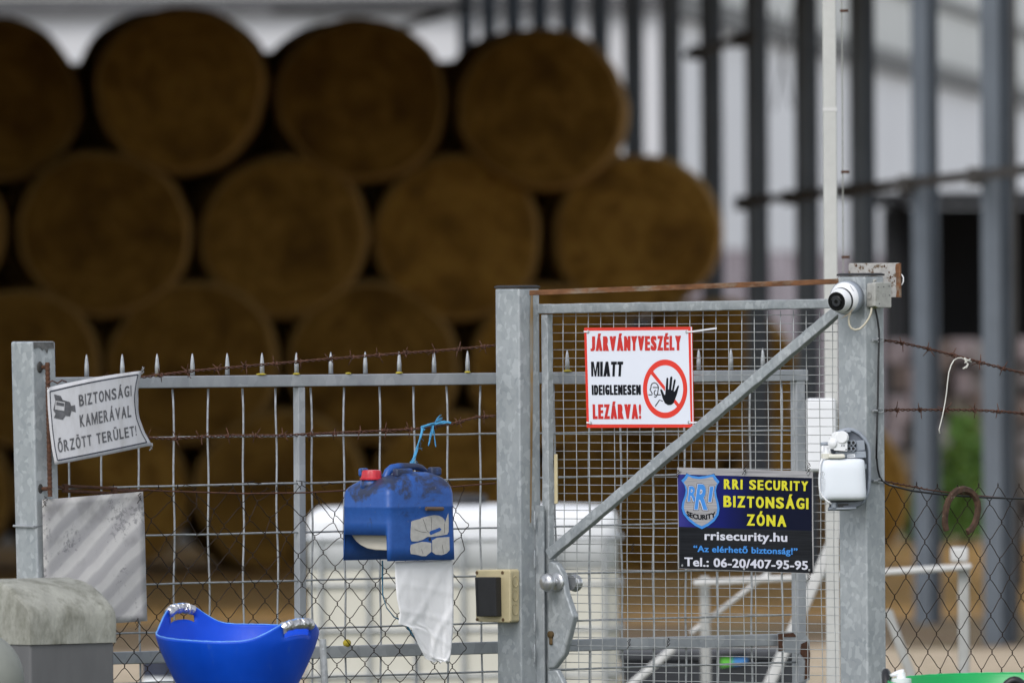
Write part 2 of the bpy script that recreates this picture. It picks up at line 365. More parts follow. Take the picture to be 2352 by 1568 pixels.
def wall_mat():
    m, t, b = newmat('white_sheet_wall'); tc = t.nodes.new('ShaderNodeTexCoord')
    n0 = N(t, 'ShaderNodeTexNoise', Scale=0.8, Detail=5.0); t.links.new(tc.outputs['Object'], n0.inputs['Vector'])
    t.links.new(ramp(t, n0.outputs['Fac'], [(0.3, (0.78, 0.77, 0.80)), (0.7, (0.86, 0.855, 0.88))]), b.inputs['Base Color'])
    b.inputs['Roughness'].default_value = 0.6; return m
MAT['hall_wall'] = wall_mat()
MAT['hall_base'] = plain('stained_rosy_render', (0.56, 0.48, 0.51), 0.9, var=0.45, scale=1.6, dirt=(0.22, 0.15, 0.165), dscale=1.3, dlo=0.47, dhi=0.62, stretch=(1, 1, .6))
def dirty_blue():
    m, t, b = newmat('grimy_blue_canister'); cv = coords(t)
    n1 = N(t, 'ShaderNodeTexNoise', Scale=9.0, Detail=9.0, Roughness=0.7, Distortion=0.6); t.links.new(cv, n1.inputs['Vector'])
    n2 = N(t, 'ShaderNodeTexNoise', Scale=55.0, Detail=6.0, Roughness=0.7); t.links.new(cv, n2.inputs['Vector'])
    tc = t.nodes.new('ShaderNodeTexCoord'); sx = t.nodes.new('ShaderNodeSeparateXYZ'); t.links.new(tc.outputs['Object'], sx.inputs[0])
    mr = N(t, 'ShaderNodeMapRange'); mr.inputs['From Min'].default_value = 0.10; mr.inputs['From Max'].default_value = 0.26
    mr.inputs['To Min'].default_value = -0.16; mr.inputs['To Max'].default_value = 0.055; t.links.new(sx.outputs['Z'], mr.inputs['Value'])
    ad = N(t, 'ShaderNodeMath', operation='ADD'); t.links.new(n1.outputs['Fac'], ad.inputs[0]); t.links.new(mr.outputs[0], ad.inputs[1])
    base = ramp(t, n2.outputs['Fac'], [(0.3, (0.014, 0.075, 0.31)), (0.7, (0.022, 0.10, 0.38))])
    col = mix(t, ramp(t, ad.outputs[0], [(0.45, (0, 0, 0)), (0.56, (0.88, 0.88, 0.88))]), base, (0.024, 0.027, 0.042))
    n6 = N(t, 'ShaderNodeTexNoise', Scale=130.0, Detail=3.0); t.links.new(cv, n6.inputs['Vector'])
    col = mix(t, ramp(t, n6.outputs['Fac'], [(0.70, (0, 0, 0)), (0.74, (0.7, 0.7, 0.7))]), col, (0.16, 0.17, 0.22))
    t.links.new(col, b.inputs['Base Color']); b.inputs['Roughness'].default_value = 0.42; return m
MAT['can_blue'] = dirty_blue()
def stained_panel():
    m, t, b = newmat('weathered_striped_panel')
    tc = t.nodes.new('ShaderNodeTexCoord'); mp = t.nodes.new('ShaderNodeMapping'); t.links.new(tc.outputs['Object'], mp.inputs['Vector'])
    n0 = N(t, 'ShaderNodeTexNoise', Scale=7.0, Detail=6.0); t.links.new(mp.outputs[0], n0.inputs['Vector'])
    vm = t.nodes.new('ShaderNodeVectorMath'); vm.operation = 'DOT_PRODUCT'; t.links.new(mp.outputs[0], vm.inputs[0]); vm.inputs[1].default_value = (13.0, 0.0, -12.0)
    ma = N(t, 'ShaderNodeMath', operation='MULTIPLY_ADD'); t.links.new(n0.outputs['Fac'], ma.inputs[0]); ma.inputs[1].default_value = 0.55; t.links.new(vm.outputs['Value'], ma.inputs[2])
    fr = N(t, 'ShaderNodeMath', operation='FRACT'); t.links.new(ma.outputs[0], fr.inputs[0])
    st = ramp(t, fr.outputs[0], [(0.0, (0.30, 0.30, 0.30)), (0.10, (0.8, 0.8, 0.8)), (0.45, (1, 1, 1)), (0.60, (0.36, 0.36, 0.36)), (0.85, (0.22, 0.22, 0.22)), (1.0, (0.30, 0.30, 0.30))])
    col = mix(t, st, (0.33, 0.32, 0.335), (0.60, 0.585, 0.57))
    n5 = N(t, 'ShaderNodeTexNoise', Scale=26.0, Detail=8.0, Roughness=0.75); t.links.new(mp.outputs[0], n5.inputs['Vector'])
    col = mix(t, ramp(t, n5.outputs['Fac'], [(0.35, (0.28, 0.28, 0.28)), (0.6, (0, 0, 0))]), col, (0.46, 0.445, 0.435))
    n1 = N(t, 'ShaderNodeTexNoise', Scale=70.0, Detail=5.0, Roughness=0.75); t.links.new(mp.outputs[0], n1.inputs['Vector'])
    n2 = N(t, 'ShaderNodeTexNoise', Scale=8.0, Detail=6.0); t.links.new(mp.outputs[0], n2.inputs['Vector'])
    ad = N(t, 'ShaderNodeMath', operation='MULTIPLY'); t.links.new(n1.outputs['Fac'], ad.inputs[0]); t.links.new(n2.outputs['Fac'], ad.inputs[1])
    col = mix(t, ramp(t, ad.outputs[0], [(0.31, (0, 0, 0)), (0.36, (0.6, 0.6, 0.6))]), col, (0.12, 0.12, 0.13))
    n3 = N(t, 'ShaderNodeTexNoise', Scale=11.0, Detail=5.0); t.links.new(mp.outputs[0], n3.inputs['Vector'])
    sx = t.nodes.new('ShaderNodeSeparateXYZ'); t.links.new(tc.outputs['Object'], sx.inputs[0])
    mr = N(t, 'ShaderNodeMapRange'); mr.inputs['From Min'].default_value = 0.20; mr.inputs['From Max'].default_value = 0.42
    mr.inputs['To Min'].default_value = -0.2; mr.inputs['To Max'].default_value = 0.14; t.links.new(sx.outputs['Z'], mr.inputs['Value'])
    ad2 = N(t, 'ShaderNodeMath', operation='ADD'); t.links.new(n3.outputs['Fac'], ad2.inputs[0]); t.links.new(mr.outputs[0], ad2.inputs[1])
    col = mix(t, ramp(t, ad2.outputs[0], [(0.45, (0, 0, 0)), (0.76, (0.75, 0.75, 0.75))]), col, (0.14, 0.135, 0.13))
    t.links.new(col, b.inputs['Base Color']); b.inputs['Roughness'].default_value = 0.75
    bump(t, b, n1.outputs['Fac'], 0.4, 0.002); return m
MAT['panel'] = stained_panel()
def brushed(name, c1, c2):
    m, t, b = newmat(name); cv = coords(t, (5, 5, 260)); b.inputs['Specular IOR Level'].default_value = 0.15
    n1 = N(t, 'ShaderNodeTexNoise', Scale=1.0, Detail=4.0, Roughness=0.7); t.links.new(cv, n1.inputs['Vector'])
    t.links.new(ramp(t, n1.outputs['Fac'], [(0.3, c1), (0.7, c2)]), b.inputs['Base Color'])
    b.inputs['Roughness'].default_value = 0.4; return m
MAT['brushed_light'] = brushed('brushed_silver_print', (0.20, 0.20, 0.21), (0.46, 0.45, 0.47))
MAT['brushed_dark'] = brushed('brushed_black_print', (0.006, 0.007, 0.009), (0.020, 0.022, 0.027))
def blue_panel():
    m, t, b = newmat('blue_to_black_print'); tc = t.nodes.new('ShaderNodeTexCoord'); sx = t.nodes.new('ShaderNodeSeparateXYZ')
    t.links.new(tc.outputs['Object'], sx.inputs[0])
    n1 = N(t, 'ShaderNodeTexNoise', Scale=6.0, Detail=2.0); t.links.new(tc.outputs['Object'], n1.inputs['Vector'])
    ma = N(t, 'ShaderNodeMath', operation='MULTIPLY_ADD'); t.links.new(n1.outputs['Fac'], ma.inputs[0]); ma.inputs[1].default_value = 0.10; t.links.new(sx.outputs['X'], ma.inputs[2])
    mr = N(t, 'ShaderNodeMapRange'); mr.inputs['From Min'].default_value = -0.15; mr.inputs['From Max'].default_value = 0.25; t.links.new(ma.outputs[0], mr.inputs['Value'])
    t.links.new(ramp(t, mr.outputs[0], [(0.0, (0.045, 0.045, 0.24)), (0.12, (0.010, 0.014, 0.15)), (0.34, (0.006, 0.010, 0.11)), (0.55, (0.003, 0.005, 0.022)), (1.0, (0.003, 0.005, 0.020))]), b.inputs['Base Color'])
    b.inputs['Roughness'].default_value = 0.42; b.inputs['Specular IOR Level'].default_value = 0.15; return m
MAT['blue_panel'] = blue_panel()
MAT['leaf'] = plain('leaves', (0.075, 0.165, 0.018), 0.6, var=0.4, scale=20)
MAT['stem'] = plain('stem', (0.05, 0.035, 0.02), 0.9)

# ------------------------------------------------------------------ ground
gb = MB()
ys = [-60, 0, 30, 60, 75, 90, 105, 120, 140, 180, 260, 600, 1500]
xs = [-900, -200, -60, -25, -10, 0, 10, 25, 60, 200, 900]
for j in range(len(ys) - 1):
    for i in range(len(xs) - 1):
        gb.add([(xs[i], ys[j], 0), (xs[i + 1], ys[j], 0), (xs[i + 1], ys[j + 1], 0), (xs[i], ys[j + 1], 0)], [(0, 1, 2, 3)])
struct(mk('ground', gb, MAT['ground'], origin=(0, 0, 0)))

# ------------------------------------------------------------------ white hall far behind
UPV_ = Vector((0, 0, 1))
HY = 170.0
def hp(h, Y): return CAMZ + h * Y / FPX
eave = hp(668, HY)
side = lambda Y: 0.0928 * Y - 3.76 * (eave - CAMZ)
x0 = side(HY); Y1 = 330.0; x1 = side(Y1); xl = -34.0
hall = thing('white_hall', 'long white hall with a shallow pale roof behind the barn columns', 'hall', (x0, HY, 0))
sdv = Vector((x1 - x0, Y1 - HY, 0)).normalized(); sn = Vector((sdv.y, -sdv.x, 0))
BZ = 2.75
mk('wall', MB().prism([(xl, HY, 0), (x0, HY, 0), (x0, HY, eave), (xl, HY, eave)], (0, 0.25, 0)), plain('dimmed_front_wall', (.52, .52, .54), .6, var=.06, scale=.6), hall)  # same white wall, darkened in colour because the sun brightens this side
q0, q1 = Vector((x0, HY, 0)) + sdv * 0.26, Vector((x1, Y1, 0))
mk('wall', MB().prism([q0 + Vector((0, 0, BZ)), q1 + Vector((0, 0, BZ)), q1 + Vector((0, 0, eave)), q0 + Vector((0, 0, eave))], sn * -0.25), MAT['hall_wall'], hall)
mk('plinth', MB().prism([q0, q1, q1 + Vector((0, 0, BZ - .01)), q0 + Vector((0, 0, BZ - .01))], sn * -0.3), MAT['hall_base'], hall, label='mottled rosy grey rendered lower wall')
mk('gutter', MB().bar((xl, HY - 0.12, eave + 0.08), (x0 + 0.1, HY - 0.12, eave + 0.08), Vector((0, 0, 1)), 0.22, Vector((0, 1, 0)), 0.22), MAT['gutter'], hall)
e = sn * 0.14 + Vector((0, 0, 0.08))
mk('gutter', MB().bar(q0 + Vector((0, 0, eave)) + e, q1 + Vector((0, 0, eave)) + e, Vector((0, 0, 1)), 0.3, sn, 0.24), MAT['gutter'], hall)
up_m = plain('upper_wall_sheet', (0.66, 0.66, 0.64), .6, var=.04, scale=.5)
u0_, u1_ = q0 + Vector((0, 0, eave + .24)), q1 + Vector((0, 0, eave + .24))
mk('upper_wall', MB().prism([u0_, u1_, u1_ + Vector((0, 0, 5)), u0_ + Vector((0, 0, 5))], sn * -.2), up_m, hall)
mk('band', MB().bar(q0 + Vector((0, 0, 7.1)) + sn * .06, q1 + Vector((0, 0, 7.1)) + sn * .06, UPV_ , .16, sn, .12), MAT['gutter'], hall)
mk('roof', MB().prism([(xl, HY, eave + .2), (x0 - .05, HY, eave + .2), (x0 - .05, HY + 20, eave + 4.8), (xl, HY + 20, eave + 4.8)], (0, 0, 0.08)), MAT['hall_roof'], hall)
for k in range(7):
    xw = x0 - 1.9 - k * 2.4
    mk('wall_rib', MB().bar((xw, HY - .05, .05), (xw, HY - .05, eave - .1), Vector((1, 0, 0)), 0.09, Vector((0, 1, 0)), 0.08), MAT['hall_roof'], hall)

# dark open shed at the far side of the yard
DY = 122.0
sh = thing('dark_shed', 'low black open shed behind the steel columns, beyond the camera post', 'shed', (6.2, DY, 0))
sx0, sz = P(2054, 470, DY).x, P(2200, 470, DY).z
mk('back_wall', MB().box(((sx0 + 12) / 2, DY + 4, sz / 2), Vector(((12 - sx0) / 2, 0, 0)), Vector((0, .1, 0)), Vector((0, 0, sz / 2))), MAT['shed_shade'], sh)
mk('side_wall', MB().box((sx0 + .06, DY + 2, sz / 2), Vector((.06, 0, 0)), Vector((0, 1.9, 0)), Vector((0, 0, sz / 2 - .01))), MAT['shed_shade'], sh)
mk('roof', MB().box(((sx0 + 12) / 2, DY + 1.8, sz + .06), Vector(((12 - sx0) / 2 + .2, 0, 0)), Vector((0, 2.4, 0)), Vector((0, 0, .05))), MAT['shed_shade'], sh)
# rubble blocks and weathered boards stored in front of the shed
mats = [plain('rubble_tone%d' % i, c, 0.9, var=0.3, scale=6) for i, c in enumerate([(0.20, 0.18, 0.18), (0.13, 0.10, 0.09), (0.24, 0.20, 0.21), (0.16, 0.14, 0.12)])]
rb = thing('rubble_heap', 'heap of mottled grey rubble blocks stacked in front of the black shed', 'rubble', (5.0, 118, 0))
rnd = random.Random(3)
for r_ in range(6):
    for k in range(7):
        u = 2060 + k * 48 + rnd.uniform(-12, 12); v = 1120 - r_ * 62 + rnd.uniform(-8, 8)
        c = P(u, v, 118 + rnd.uniform(-.25, .25))
        if c.z < .05: continue
        b_ = MB().box(c, Vector((rnd.uniform(.07, .12), .02, 0)), Vector((-.02, .12, 0)), Vector((0, 0, rnd.uniform(.09, .135))))
        mk('rubble_block', b_, mats[rnd.randrange(4)], rb, bevel=.02)

# ------------------------------------------------------------------ barn: roof on a long row of steel columns
kA, kB = 6.86, -0.0497
UPZ = Vector((0, 0, 1))
rowx = lambda Y: kA + kB * Y
rowd = Vector((kB, 1, 0)).normalized(); rown = Vector((rowd.y, -rowd.x, 0))
barn = thing('open_barn', 'open sided barn, dark roof on a row of grey steel columns over the bales', 'barn', (rowx(100), 100, 0))
RZf = lambda Y: 4.3 + .026 * (Y - 90)
colY = [79.8 + 5.23 * i for i in range(14)]
for Yc in colY:
    c = Vector((rowx(Yc), Yc, 0)); wid = .142 if Yc > 82 else .15
    cb = MB()
    dd, ff = Vector((sin(.46), cos(.46), 0)), Vector((cos(.46), -sin(.46), 0)); hz_ = RZf(max(Yc, 80.3)) / 2 - .004
    for sgn in (-1, 1):                                   # two flanges and a web
        cb.box(c + dd * (sgn * .075) + Vector((0, 0, hz_)), ff * (wid * .41), dd * .006, Vector((0, 0, hz_)))
    cb.box(c + Vector((0, 0, hz_)), ff * .005, dd * .0685, Vector((0, 0, hz_ - .002)))
    mk('column', cb, MAT['barn_steel'], barn)
mk('column', MB().box((rowx(79.8) + .105, 80.3, 2.0), rown * .035, rowd * .05, Vector((0, 0, 2.0))), MAT['barn_dark'], barn)
def rail(Ya, Yb, z, wd=.06):
    a, b_ = Vector((rowx(Ya), Ya, z)), Vector((rowx(Yb), Yb, z))
    a -= rown * .10; b_ -= rown * .10
    mk('side_rail', MB().bar(a, b_, Vector((0, 0, 1)), wd, rown, .05), MAT['barn_dark'], barn)
rail(76.5, 101.2, 2.80); rail(99.6, 107.5, 4.03)
for Yc in colY[:5]:
    mk('rail_clamp', MB().box(Vector((rowx(Yc), Yc - .02, 2.79)) - rown * .11, rown * .06, rowd * .03, Vector((0, 0, .055))), MAT['barn_dark'], barn)
for Yc in colY[4:6]:
    mk('rail_clamp', MB().box(Vector((rowx(Yc), Yc - .02, 4.02)) - rown * .11, rown * .06, rowd * .03, Vector((0, 0, .06))), MAT['barn_dark'], barn)
bA, bB = P(625, 27, 148), P(1090, 20, 148)
mk('roof_beam', MB().bar(bA, bB, Vector((0, 0, 1)), .07, Vector((0, 1, 0)), .1), MAT['barn_dark'], barn)
mk('eave_beam', MB().bar((rowx(85.1) , 85.1, RZf(85.1) - .07), (-38, 85.1, RZf(85.1) - .07), UPZ, .14, Vector((0, 1, 0)), .12), MAT['barn_dark'], barn)
mk('brace', MB().bar(P(900, 72, 146), P(1085, 8, 146), Vector((0, 0, 1)), .09, Vector((0, 1, 0)), .1), MAT['barn_dark'], barn)
mk('brace', MB().bar(P(1775, 20, 108), P(1818, 250, 108), Vector((1, 0, 0)), .015, Vector((0, 1, 0)), .03), MAT['barn_dark'], barn)
mk('brace', MB().bar(P(1822, 15, 108.2), P(1777, 255, 108.2), Vector((1, 0, 0)), .015, Vector((0, 1, 0)), .03), MAT['barn_dark'], barn)
def roof_at(Y, xoff): return Vector((rowx(Y) + xoff, Y, RZf(Y) + .05))
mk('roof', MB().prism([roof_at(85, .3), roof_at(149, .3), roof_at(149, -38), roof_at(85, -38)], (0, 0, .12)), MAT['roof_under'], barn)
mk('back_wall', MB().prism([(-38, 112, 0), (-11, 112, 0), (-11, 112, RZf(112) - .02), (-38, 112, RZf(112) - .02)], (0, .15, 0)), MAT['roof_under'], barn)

# ------------------------------------------------------------------ round straw bales
BY = 102.0
def bale(u, v, rx, ry, Y, label, group, seed):
    rn = random.Random(seed); sc = Y / FPX
    c = P(u, v, Y); a, b_ = rx * sc, ry * sc; L = 1.2; n = 40
    yaw = Vector((rn.uniform(-.04, .04), 1, 0)).normalized(); xr = Vector((yaw.y, -yaw.x, 0)); zr = Vector((0, 0, 1))
    ph = [rn.uniform(0, 6.3) for _ in range(4)]
    def ring(d, k):
        out = []
        for i in range(n):
            t = 2 * pi * i / n
            q = k * (1 + .016 * sin(2 * t + ph[3]) + .012 * sin(3 * t + ph[0]) + .008 * sin(5 * t + ph[1]) + .006 * sin(11 * t + ph[2]))
            out.append(c + yaw * d + xr * (a * q * cos(t)) + zr * (b_ * q * sin(t)))
        return out
    root = thing('straw_bale', label, 'straw bale', (c.x, c.y + L / 2, max(0, c.z - b_)), group)
    fb = MB().rings([ring(.012 + .026 * k * k + .012 * sin(9 * k + ph[3]) * k * (1 - k), max(k, .01)) for k in (0.0, .15, .3, .45, .6, .75, .86, .93)] [::1], False)
    o1 = mk('straw_face', fb, MAT['bale'], root, smooth=True)
    prof = [(.0365, .93), (.048, .955), (.066, .975), (.09, .99), (.13, 1.0), (L * .5, 1.005), (L - .05, 1.0), (L, .985), (L - .02, .93), (L - .05, .6), (L - .05, .01)]
    mk('net_wrap', MB().rings([ring(d, k) for d, k in prof], False), MAT['bale_net'], root, smooth=True)
    return root
rows = {
 'topmost tier': [(1245, 250, 196, 188), (832, 228, 198, 190), (412, 206, 200, 192), (-8, 228, 198, 188)],
 'second tier': [(1465, 540, 195, 190), (1050, 545, 198, 192), (652, 541, 196, 190), (238, 536, 202, 192), (-185, 540, 198, 190)],
 'third tier': [(1652, 872, 185, 184), (1265, 842, 194, 190), (858, 836, 200, 190), (443, 833, 200, 190), (42, 845, 190, 186)],
 'bottom tier': [(1886, 1130, 205, 190), (1462, 1130, 202, 186), (1048, 1128, 202, 186), (645, 1127, 203, 186), (238, 1126, 205, 186), (-170, 1126, 200, 186)],
}
ordw = ['first', 'second', 'third', 'fourth', 'fifth', 'sixth']
i_ = 0
for nm, lst in rows.items():
    for k, (u, v, rx, ry) in enumerate(lst):
        rn = random.Random(100 + i_)
        bale(u, v, rx, ry, BY + rn.uniform(-.12, .12), 'round brown straw bale in the %s, %s from the steel columns' % (nm, ordw[k]), 'round bales at the front of the stack', i_)
        i_ += 1
for nm, lst in rows.items():
    for k, (u, v, rx, ry) in enumerate(lst):
        bale(u - 44, v + 4, rx, ry, BY + 1.5, 'dark straw bale of the layer behind, hidden by the %s bale of the %s' % (ordw[k], nm), 'round bales behind the front layer', 200 + i_); i_ += 1
gaps = [(622, 302, 'topmost tier', 1), (205, 330, 'topmost tier', 2), (1040, 330, 'topmost tier', 0), (1250, 450, 'second tier', 0), (840, 437, 'second tier', 1), (425, 430, 'second tier', 2), (15, 435, 'second tier', 3),
        (1250, 735, 'third tier', 0), (1045, 740, 'third tier', 1), (635, 740, 'third tier', 2), (218, 740, 'third tier', 3), (1450, 1000, 'bottom tier', 0), (1250, 1010, 'bottom tier', 1), (845, 1010, 'bottom tier', 2), (440, 1010, 'bottom tier', 3), (40, 1010, 'bottom tier', 4), (425, 640, 'third tier', 4), (18, 640, 'third tier', 5), (631, 905, 'bottom tier', 5), (1045, 905, 'fourth course', 0), (838, 640, 'fourth course', 1), (218, 705, 'fourth course', 2)]
for u, v, nm, k in gaps:  # mostly added to stop hall light showing through gaps in the stack
    bale(u, v, 198, 190, BY + 3.0, 'dark straw bale at the very back, closing the %s gap of the %s' % (ordw[k], nm), 'round bales in the rearmost layer', 400 + i_); i_ += 1

# leafy shrub on the far side
def shrub(u, vtop, Y, wpx, label, seed):
    rn = random.Random(seed); base = P(u, vtop, Y); h = base.z; wx = wpx * Y / FPX
    rt = thing('leafy_shrub', label, 'shrub', (base.x, Y, 0))
    st = MB()
    for k in range(5):
        a = rn.uniform(0, 6.3); st.tube([(base.x + .03 * cos(a), Y + .03 * sin(a), 0), (base.x + wx * .4 * cos(a), Y + .15 * sin(a), h * .8)], [.015, .006], 5)
    mk('stem', st, MAT['stem'], rt)
    lf = MB()
    for k in range(1500):
        t = rn.uniform(0, 1); z = h * (.06 + .94 * t ** .8); rad = wx * (.55 + .45 * sin(pi * min(1, t + .15)))
        c = Vector((base.x + rn.gauss(0, rad * .45), Y + rn.gauss(0, .25), z * rn.uniform(.9, 1.05)))
        d = Vector((rn.gauss(0, 1), rn.gauss(0, 1), rn.gauss(0, 1))).normalized(); e_ = d.orthogonal().normalized(); s_ = rn.uniform(.035, .065)
        lf.add([c - d * s_, c + e_ * s_ * .5, c + d * s_, c - e_ * s_ * .5], [(0, 1, 2, 3)])
    struct(mk('foliage', lf, MAT['leaf'], rt), 'stuff')
def column_foot_filler(u, vtop, wpx, Y, label):  # made-up upright standing in for the dark, rusty foot of a column
    b_ = P(u, vtop, Y); r = wpx / 2 * Y / FPX; rn = random.Random(8)
    rt = thing('dark_upright', label, 'tree trunk', (b_.x, Y, 0)); n = 16; ph = rn.uniform(0, 6)
    mk('filler', MB().rings([[Vector((b_.x + .03 * sin(z * 3), Y, 0)) + Vector((cos(2 * pi * k / n), sin(2 * pi * k / n), 0)) * r * (1.25 - .25 * min(1, z * 1.5)) * (1 + .07 * sin(3 * 2 * pi * k / n + ph)) + UPZ * z for k in range(n)] for z in (0, .15, .4, .8, b_.z - .05, b_.z)]), plain('dark_brown_filler', (.035, .024, .017), .95, var=.4, scale=12, bmp=.02), rt, smooth=True)
column_foot_filler(2300, 1000, 74, 96.0, 'dark brown upright added for the dark column base beside the green shrub')
shrub(2218, 965, 112, 62, 'bright green leafy shrub between two steel columns', 1)
shrub(2130, 1120, 113, 60, 'low darker green shrub beside the edge of the straw stack', 2)

# ------------------------------------------------------------------ liquid tank, bin, pole, white frame behind the gate
TY = 59.0
def tank():
    c = P(1062, 1168, TY); zt = c.z; hw = 715 / 2 * TY / FPX
    root = thing('liquid_tank', 'big white plastic liquid tank with rounded top edges behind the gate', 'tank', (c.x, TY + .5, 0))
    def ring(z, ins, n=8, rc=.07):
        out = []; a, b_ = hw - ins, .52 - ins
        for cx, cy, s0 in ((1, -1, -pi / 2), (1, 1, 0), (-1, 1, pi / 2), (-1, -1, pi)):
            for k in range(n):
                t = s0 + pi / 2 * k / (n - 1)
                out.append(Vector((c.x + cx * (a - rc) + rc * cos(t), TY + .5 + cy * (b_ - rc) + rc * sin(t), z)))
        return out
    zl = P(1062, 1308, TY).z
    up = [ring(zl + .001, 0)] + [ring(zt - .06 + .06 * sin(t), .06 * (1 - cos(t))) for t in (0, .3, .6, .9, 1.2, 1.5)] + [ring(zt + .012, .3)]
    mk('tank_upper', MB().rings(up), MAT['tank_white'], root, smooth=True)
    lo = [ring(.16, .06), ring(.2, 0), ring(zl - .001, 0)]
    sharp(mk('tank_lower', MB().rings(lo), MAT['tank_cream'], root), 50)
    mk('lid', MB().lathe((c.x, TY + .5, zt), (0, 0, 1), [(0, .11), (.05, .11), (.055, .09)], 20), MAT['rubber'], root)
    for k in range(5):
        z = .22 + k * .2
        mk('cage_bar', MB().tube([p + (p - Vector((c.x, TY + .5, z))).normalized() * .02 for p in ring(z, 0)] + [ring(z, 0)[0]], .009, 6), MAT['galv_wire'], root)
    for k in range(7):
        x = c.x - hw + .06 + (2 * hw - .12) * k / 6
        mk('cage_bar', MB().tube([(x, TY - .05, .15), (x, TY - .05, 1.03)], .009, 6), MAT['galv_wire'], root)
    mk('pallet', MB().box((c.x, TY + .5, .075), Vector((hw, 0, 0)), Vector((0, .52, 0)), Vector((0, 0, .072))), MAT['bin_dark'], root)
tank()
def dark_bin():
    Y = 55.0; a, b_ = P(1422, 1492, Y), P(1858, 1492, Y)
    root = thing('dark_bin', 'wide charcoal plastic bin with a small green and blue label behind the gate', 'bin', ((a.x + b_.x) / 2, Y + .25, 0))
    cx, hw = (a.x + b_.x) / 2, (b_.x - a.x) / 2
    mk('body', MB().rings([[Vector((cx + sx * (hw - i_), Y + .25 + sy * (.25 - i_), z)) for sx, sy in ((-1, -1), (1, -1), (1, 1), (-1, 1))] for z, i_ in ((0, .08), (a.z - .05, .01))]), MAT['bin_dark'], root, bevel=.02)
    mk('rim', MB().box((cx, Y + .25, a.z - .025), Vector((hw, 0, 0)), Vector((0, .26, 0)), Vector((0, 0, .022))), MAT['bin_dark'], root, bevel=.01)
    pl = front(Y)
    mk('label', MB().fill(px(pl, [(1655, 1504), (1683, 1501), (1683, 1526), (1655, 1530)], .01)), MAT['label_green'], root)
    mk('label', MB().fill(px(pl, [(1683.5, 1501), (1715, 1499), (1715, 1522), (1683.5, 1526)], .01)), MAT['label_blue'], root)
dark_bin()
def drum():
    Y = 58.0; c = P(372, 1500, Y); r = 46 * Y / FPX
    root = thing('white_drum', 'white drum with a navy lid standing beyond the blue tub', 'drum', (c.x, Y, 0))
    mk('body', MB().lathe((c.x, Y, 0), (0, 0, 1), [(0, r * .9), (.03, r), (c.z - .12, r), (c.z - .1, r * .96)], 28), MAT['white_plastic'], root, smooth=False)
    mk('lid', MB().lathe((c.x, Y, c.z - .1), (0, 0, 1), [(0, r * 1.02), (.08, r * 1.02), (.1, r * .8)], 28), plain('navy_lid', (.02, .025, .05), .5), root)
drum()
def pole():
    Y = 44.0; b0 = P(1906, 300, Y); x = b0.x; hw = 15.5 * Y / FPX
    root = thing('lamp_pole', 'slim pale grey square pole with a white box, rising behind the camera post', 'pole', (x, Y, 0))
    mk('shaft', MB().box((x, Y, 2.2), Vector((hw, 0, 0)), Vector((0, hw, 0)), Vector((0, 0, 2.2))), MAT['pole_grey'], root, bevel=.004)
    z = P(1906, 252, Y).z
    mk('collar', MB().box((x, Y, z), Vector((hw + .001, 0, 0)), Vector((0, hw + .001, 0)), Vector((0, 0, .006))), MAT['white_paint'], root)
    xr = P(1935, 300, Y).x
    mk('cable', MB().tube([(xr, Y + .02, .1), (xr - .001, Y + .02, 1.6), (xr + .001, Y + .02, 2.7), (xr - .001, Y + .02, 4.2)], .0024, 6), MAT['box_grey'], root)
    for v in (25, 395, 590):
        q = P(1935, v, Y)
        mk('cable_clip', MB().box((xr + .008, Y + .02, q.z), Vector((.013, 0, 0)), Vector((0, .005, 0)), Vector((0, 0, .0045))), MAT['rust'], root)
    q = P(1885, 998, Y)
    mk('box', MB().box((q.x, Y - .06, q.z), Vector((34 * Y / FPX, 0, 0)), Vector((0, .045, 0)), Vector((0, 0, 84 * Y / FPX))), MAT['white_plastic'], root, bevel=.012, seg=3)
pole()
def white_frame():
    Y = 51.0; pl = front(Y); root = thing('tube_barrier', 'white and grey tube frame with diagonal braces standing behind the camera post', 'barrier', (P(1900, 1400, Y).x, Y, 0))
    def bar(a, b, w, mt, off=0.0, nm='tube', ext=None):
        p, q = pl.hit(*a, off), pl.hit(*b, off)
        if ext is not None: q = p + (q - p) * ((p.z - ext) / (p.z - q.z))
        d = (q - p).normalized(); sd_ = d.cross(Vector((0, 1, 0))).normalized(); ww = w * Y / FPX
        mk(nm, MB().bar(p, q, sd_, ww, Vector((0, 1, 0)), ww * .8), mt, root, bevel=.008)
    bar((1618, 1322), (1622, 1568), 23, MAT['grey_paint'], 0, 'upright', 0.0)
    bar((2213, 1300), (2214, 1568), 26, MAT['grey_paint'], 0, 'upright', 0.0)
    bar((1592, 1338), (1832, 1326), 15, MAT['white_paint'], .06, 'rail')
    bar((1832, 1326), (2232, 1300), 15, MAT['white_paint'], .06, 'rail')
    bar((1946, 1168), (1766, 1572), 26, MAT['white_paint'], .10, 'brace', 0.0)
    bar((1768, 1314), (1586, 1454), 12, MAT['white_paint'], -.05, 'brace')
    bar((1548, 1486), (1440, 1580), 18, MAT['white_paint'], .16, 'brace', 0.0)
    bar((2038, 1400), (2094, 1556), 22, MAT['grey_paint'], -.05, 'brace', 0.0)
    bar((1917, 1330), (1920, 1568), 18, MAT['grey_paint'], .04, 'upright', 0.0)
    a = pl.hit(2203, 1273, .02)
    mk('head_block', MB().box(a, Vector((20 * Y / FPX, 0, 0)), Vector((0, .05, 0)), Vector((0, 0, 17 * Y / FPX))), MAT['white_paint'], root, bevel=.008)
white_frame()

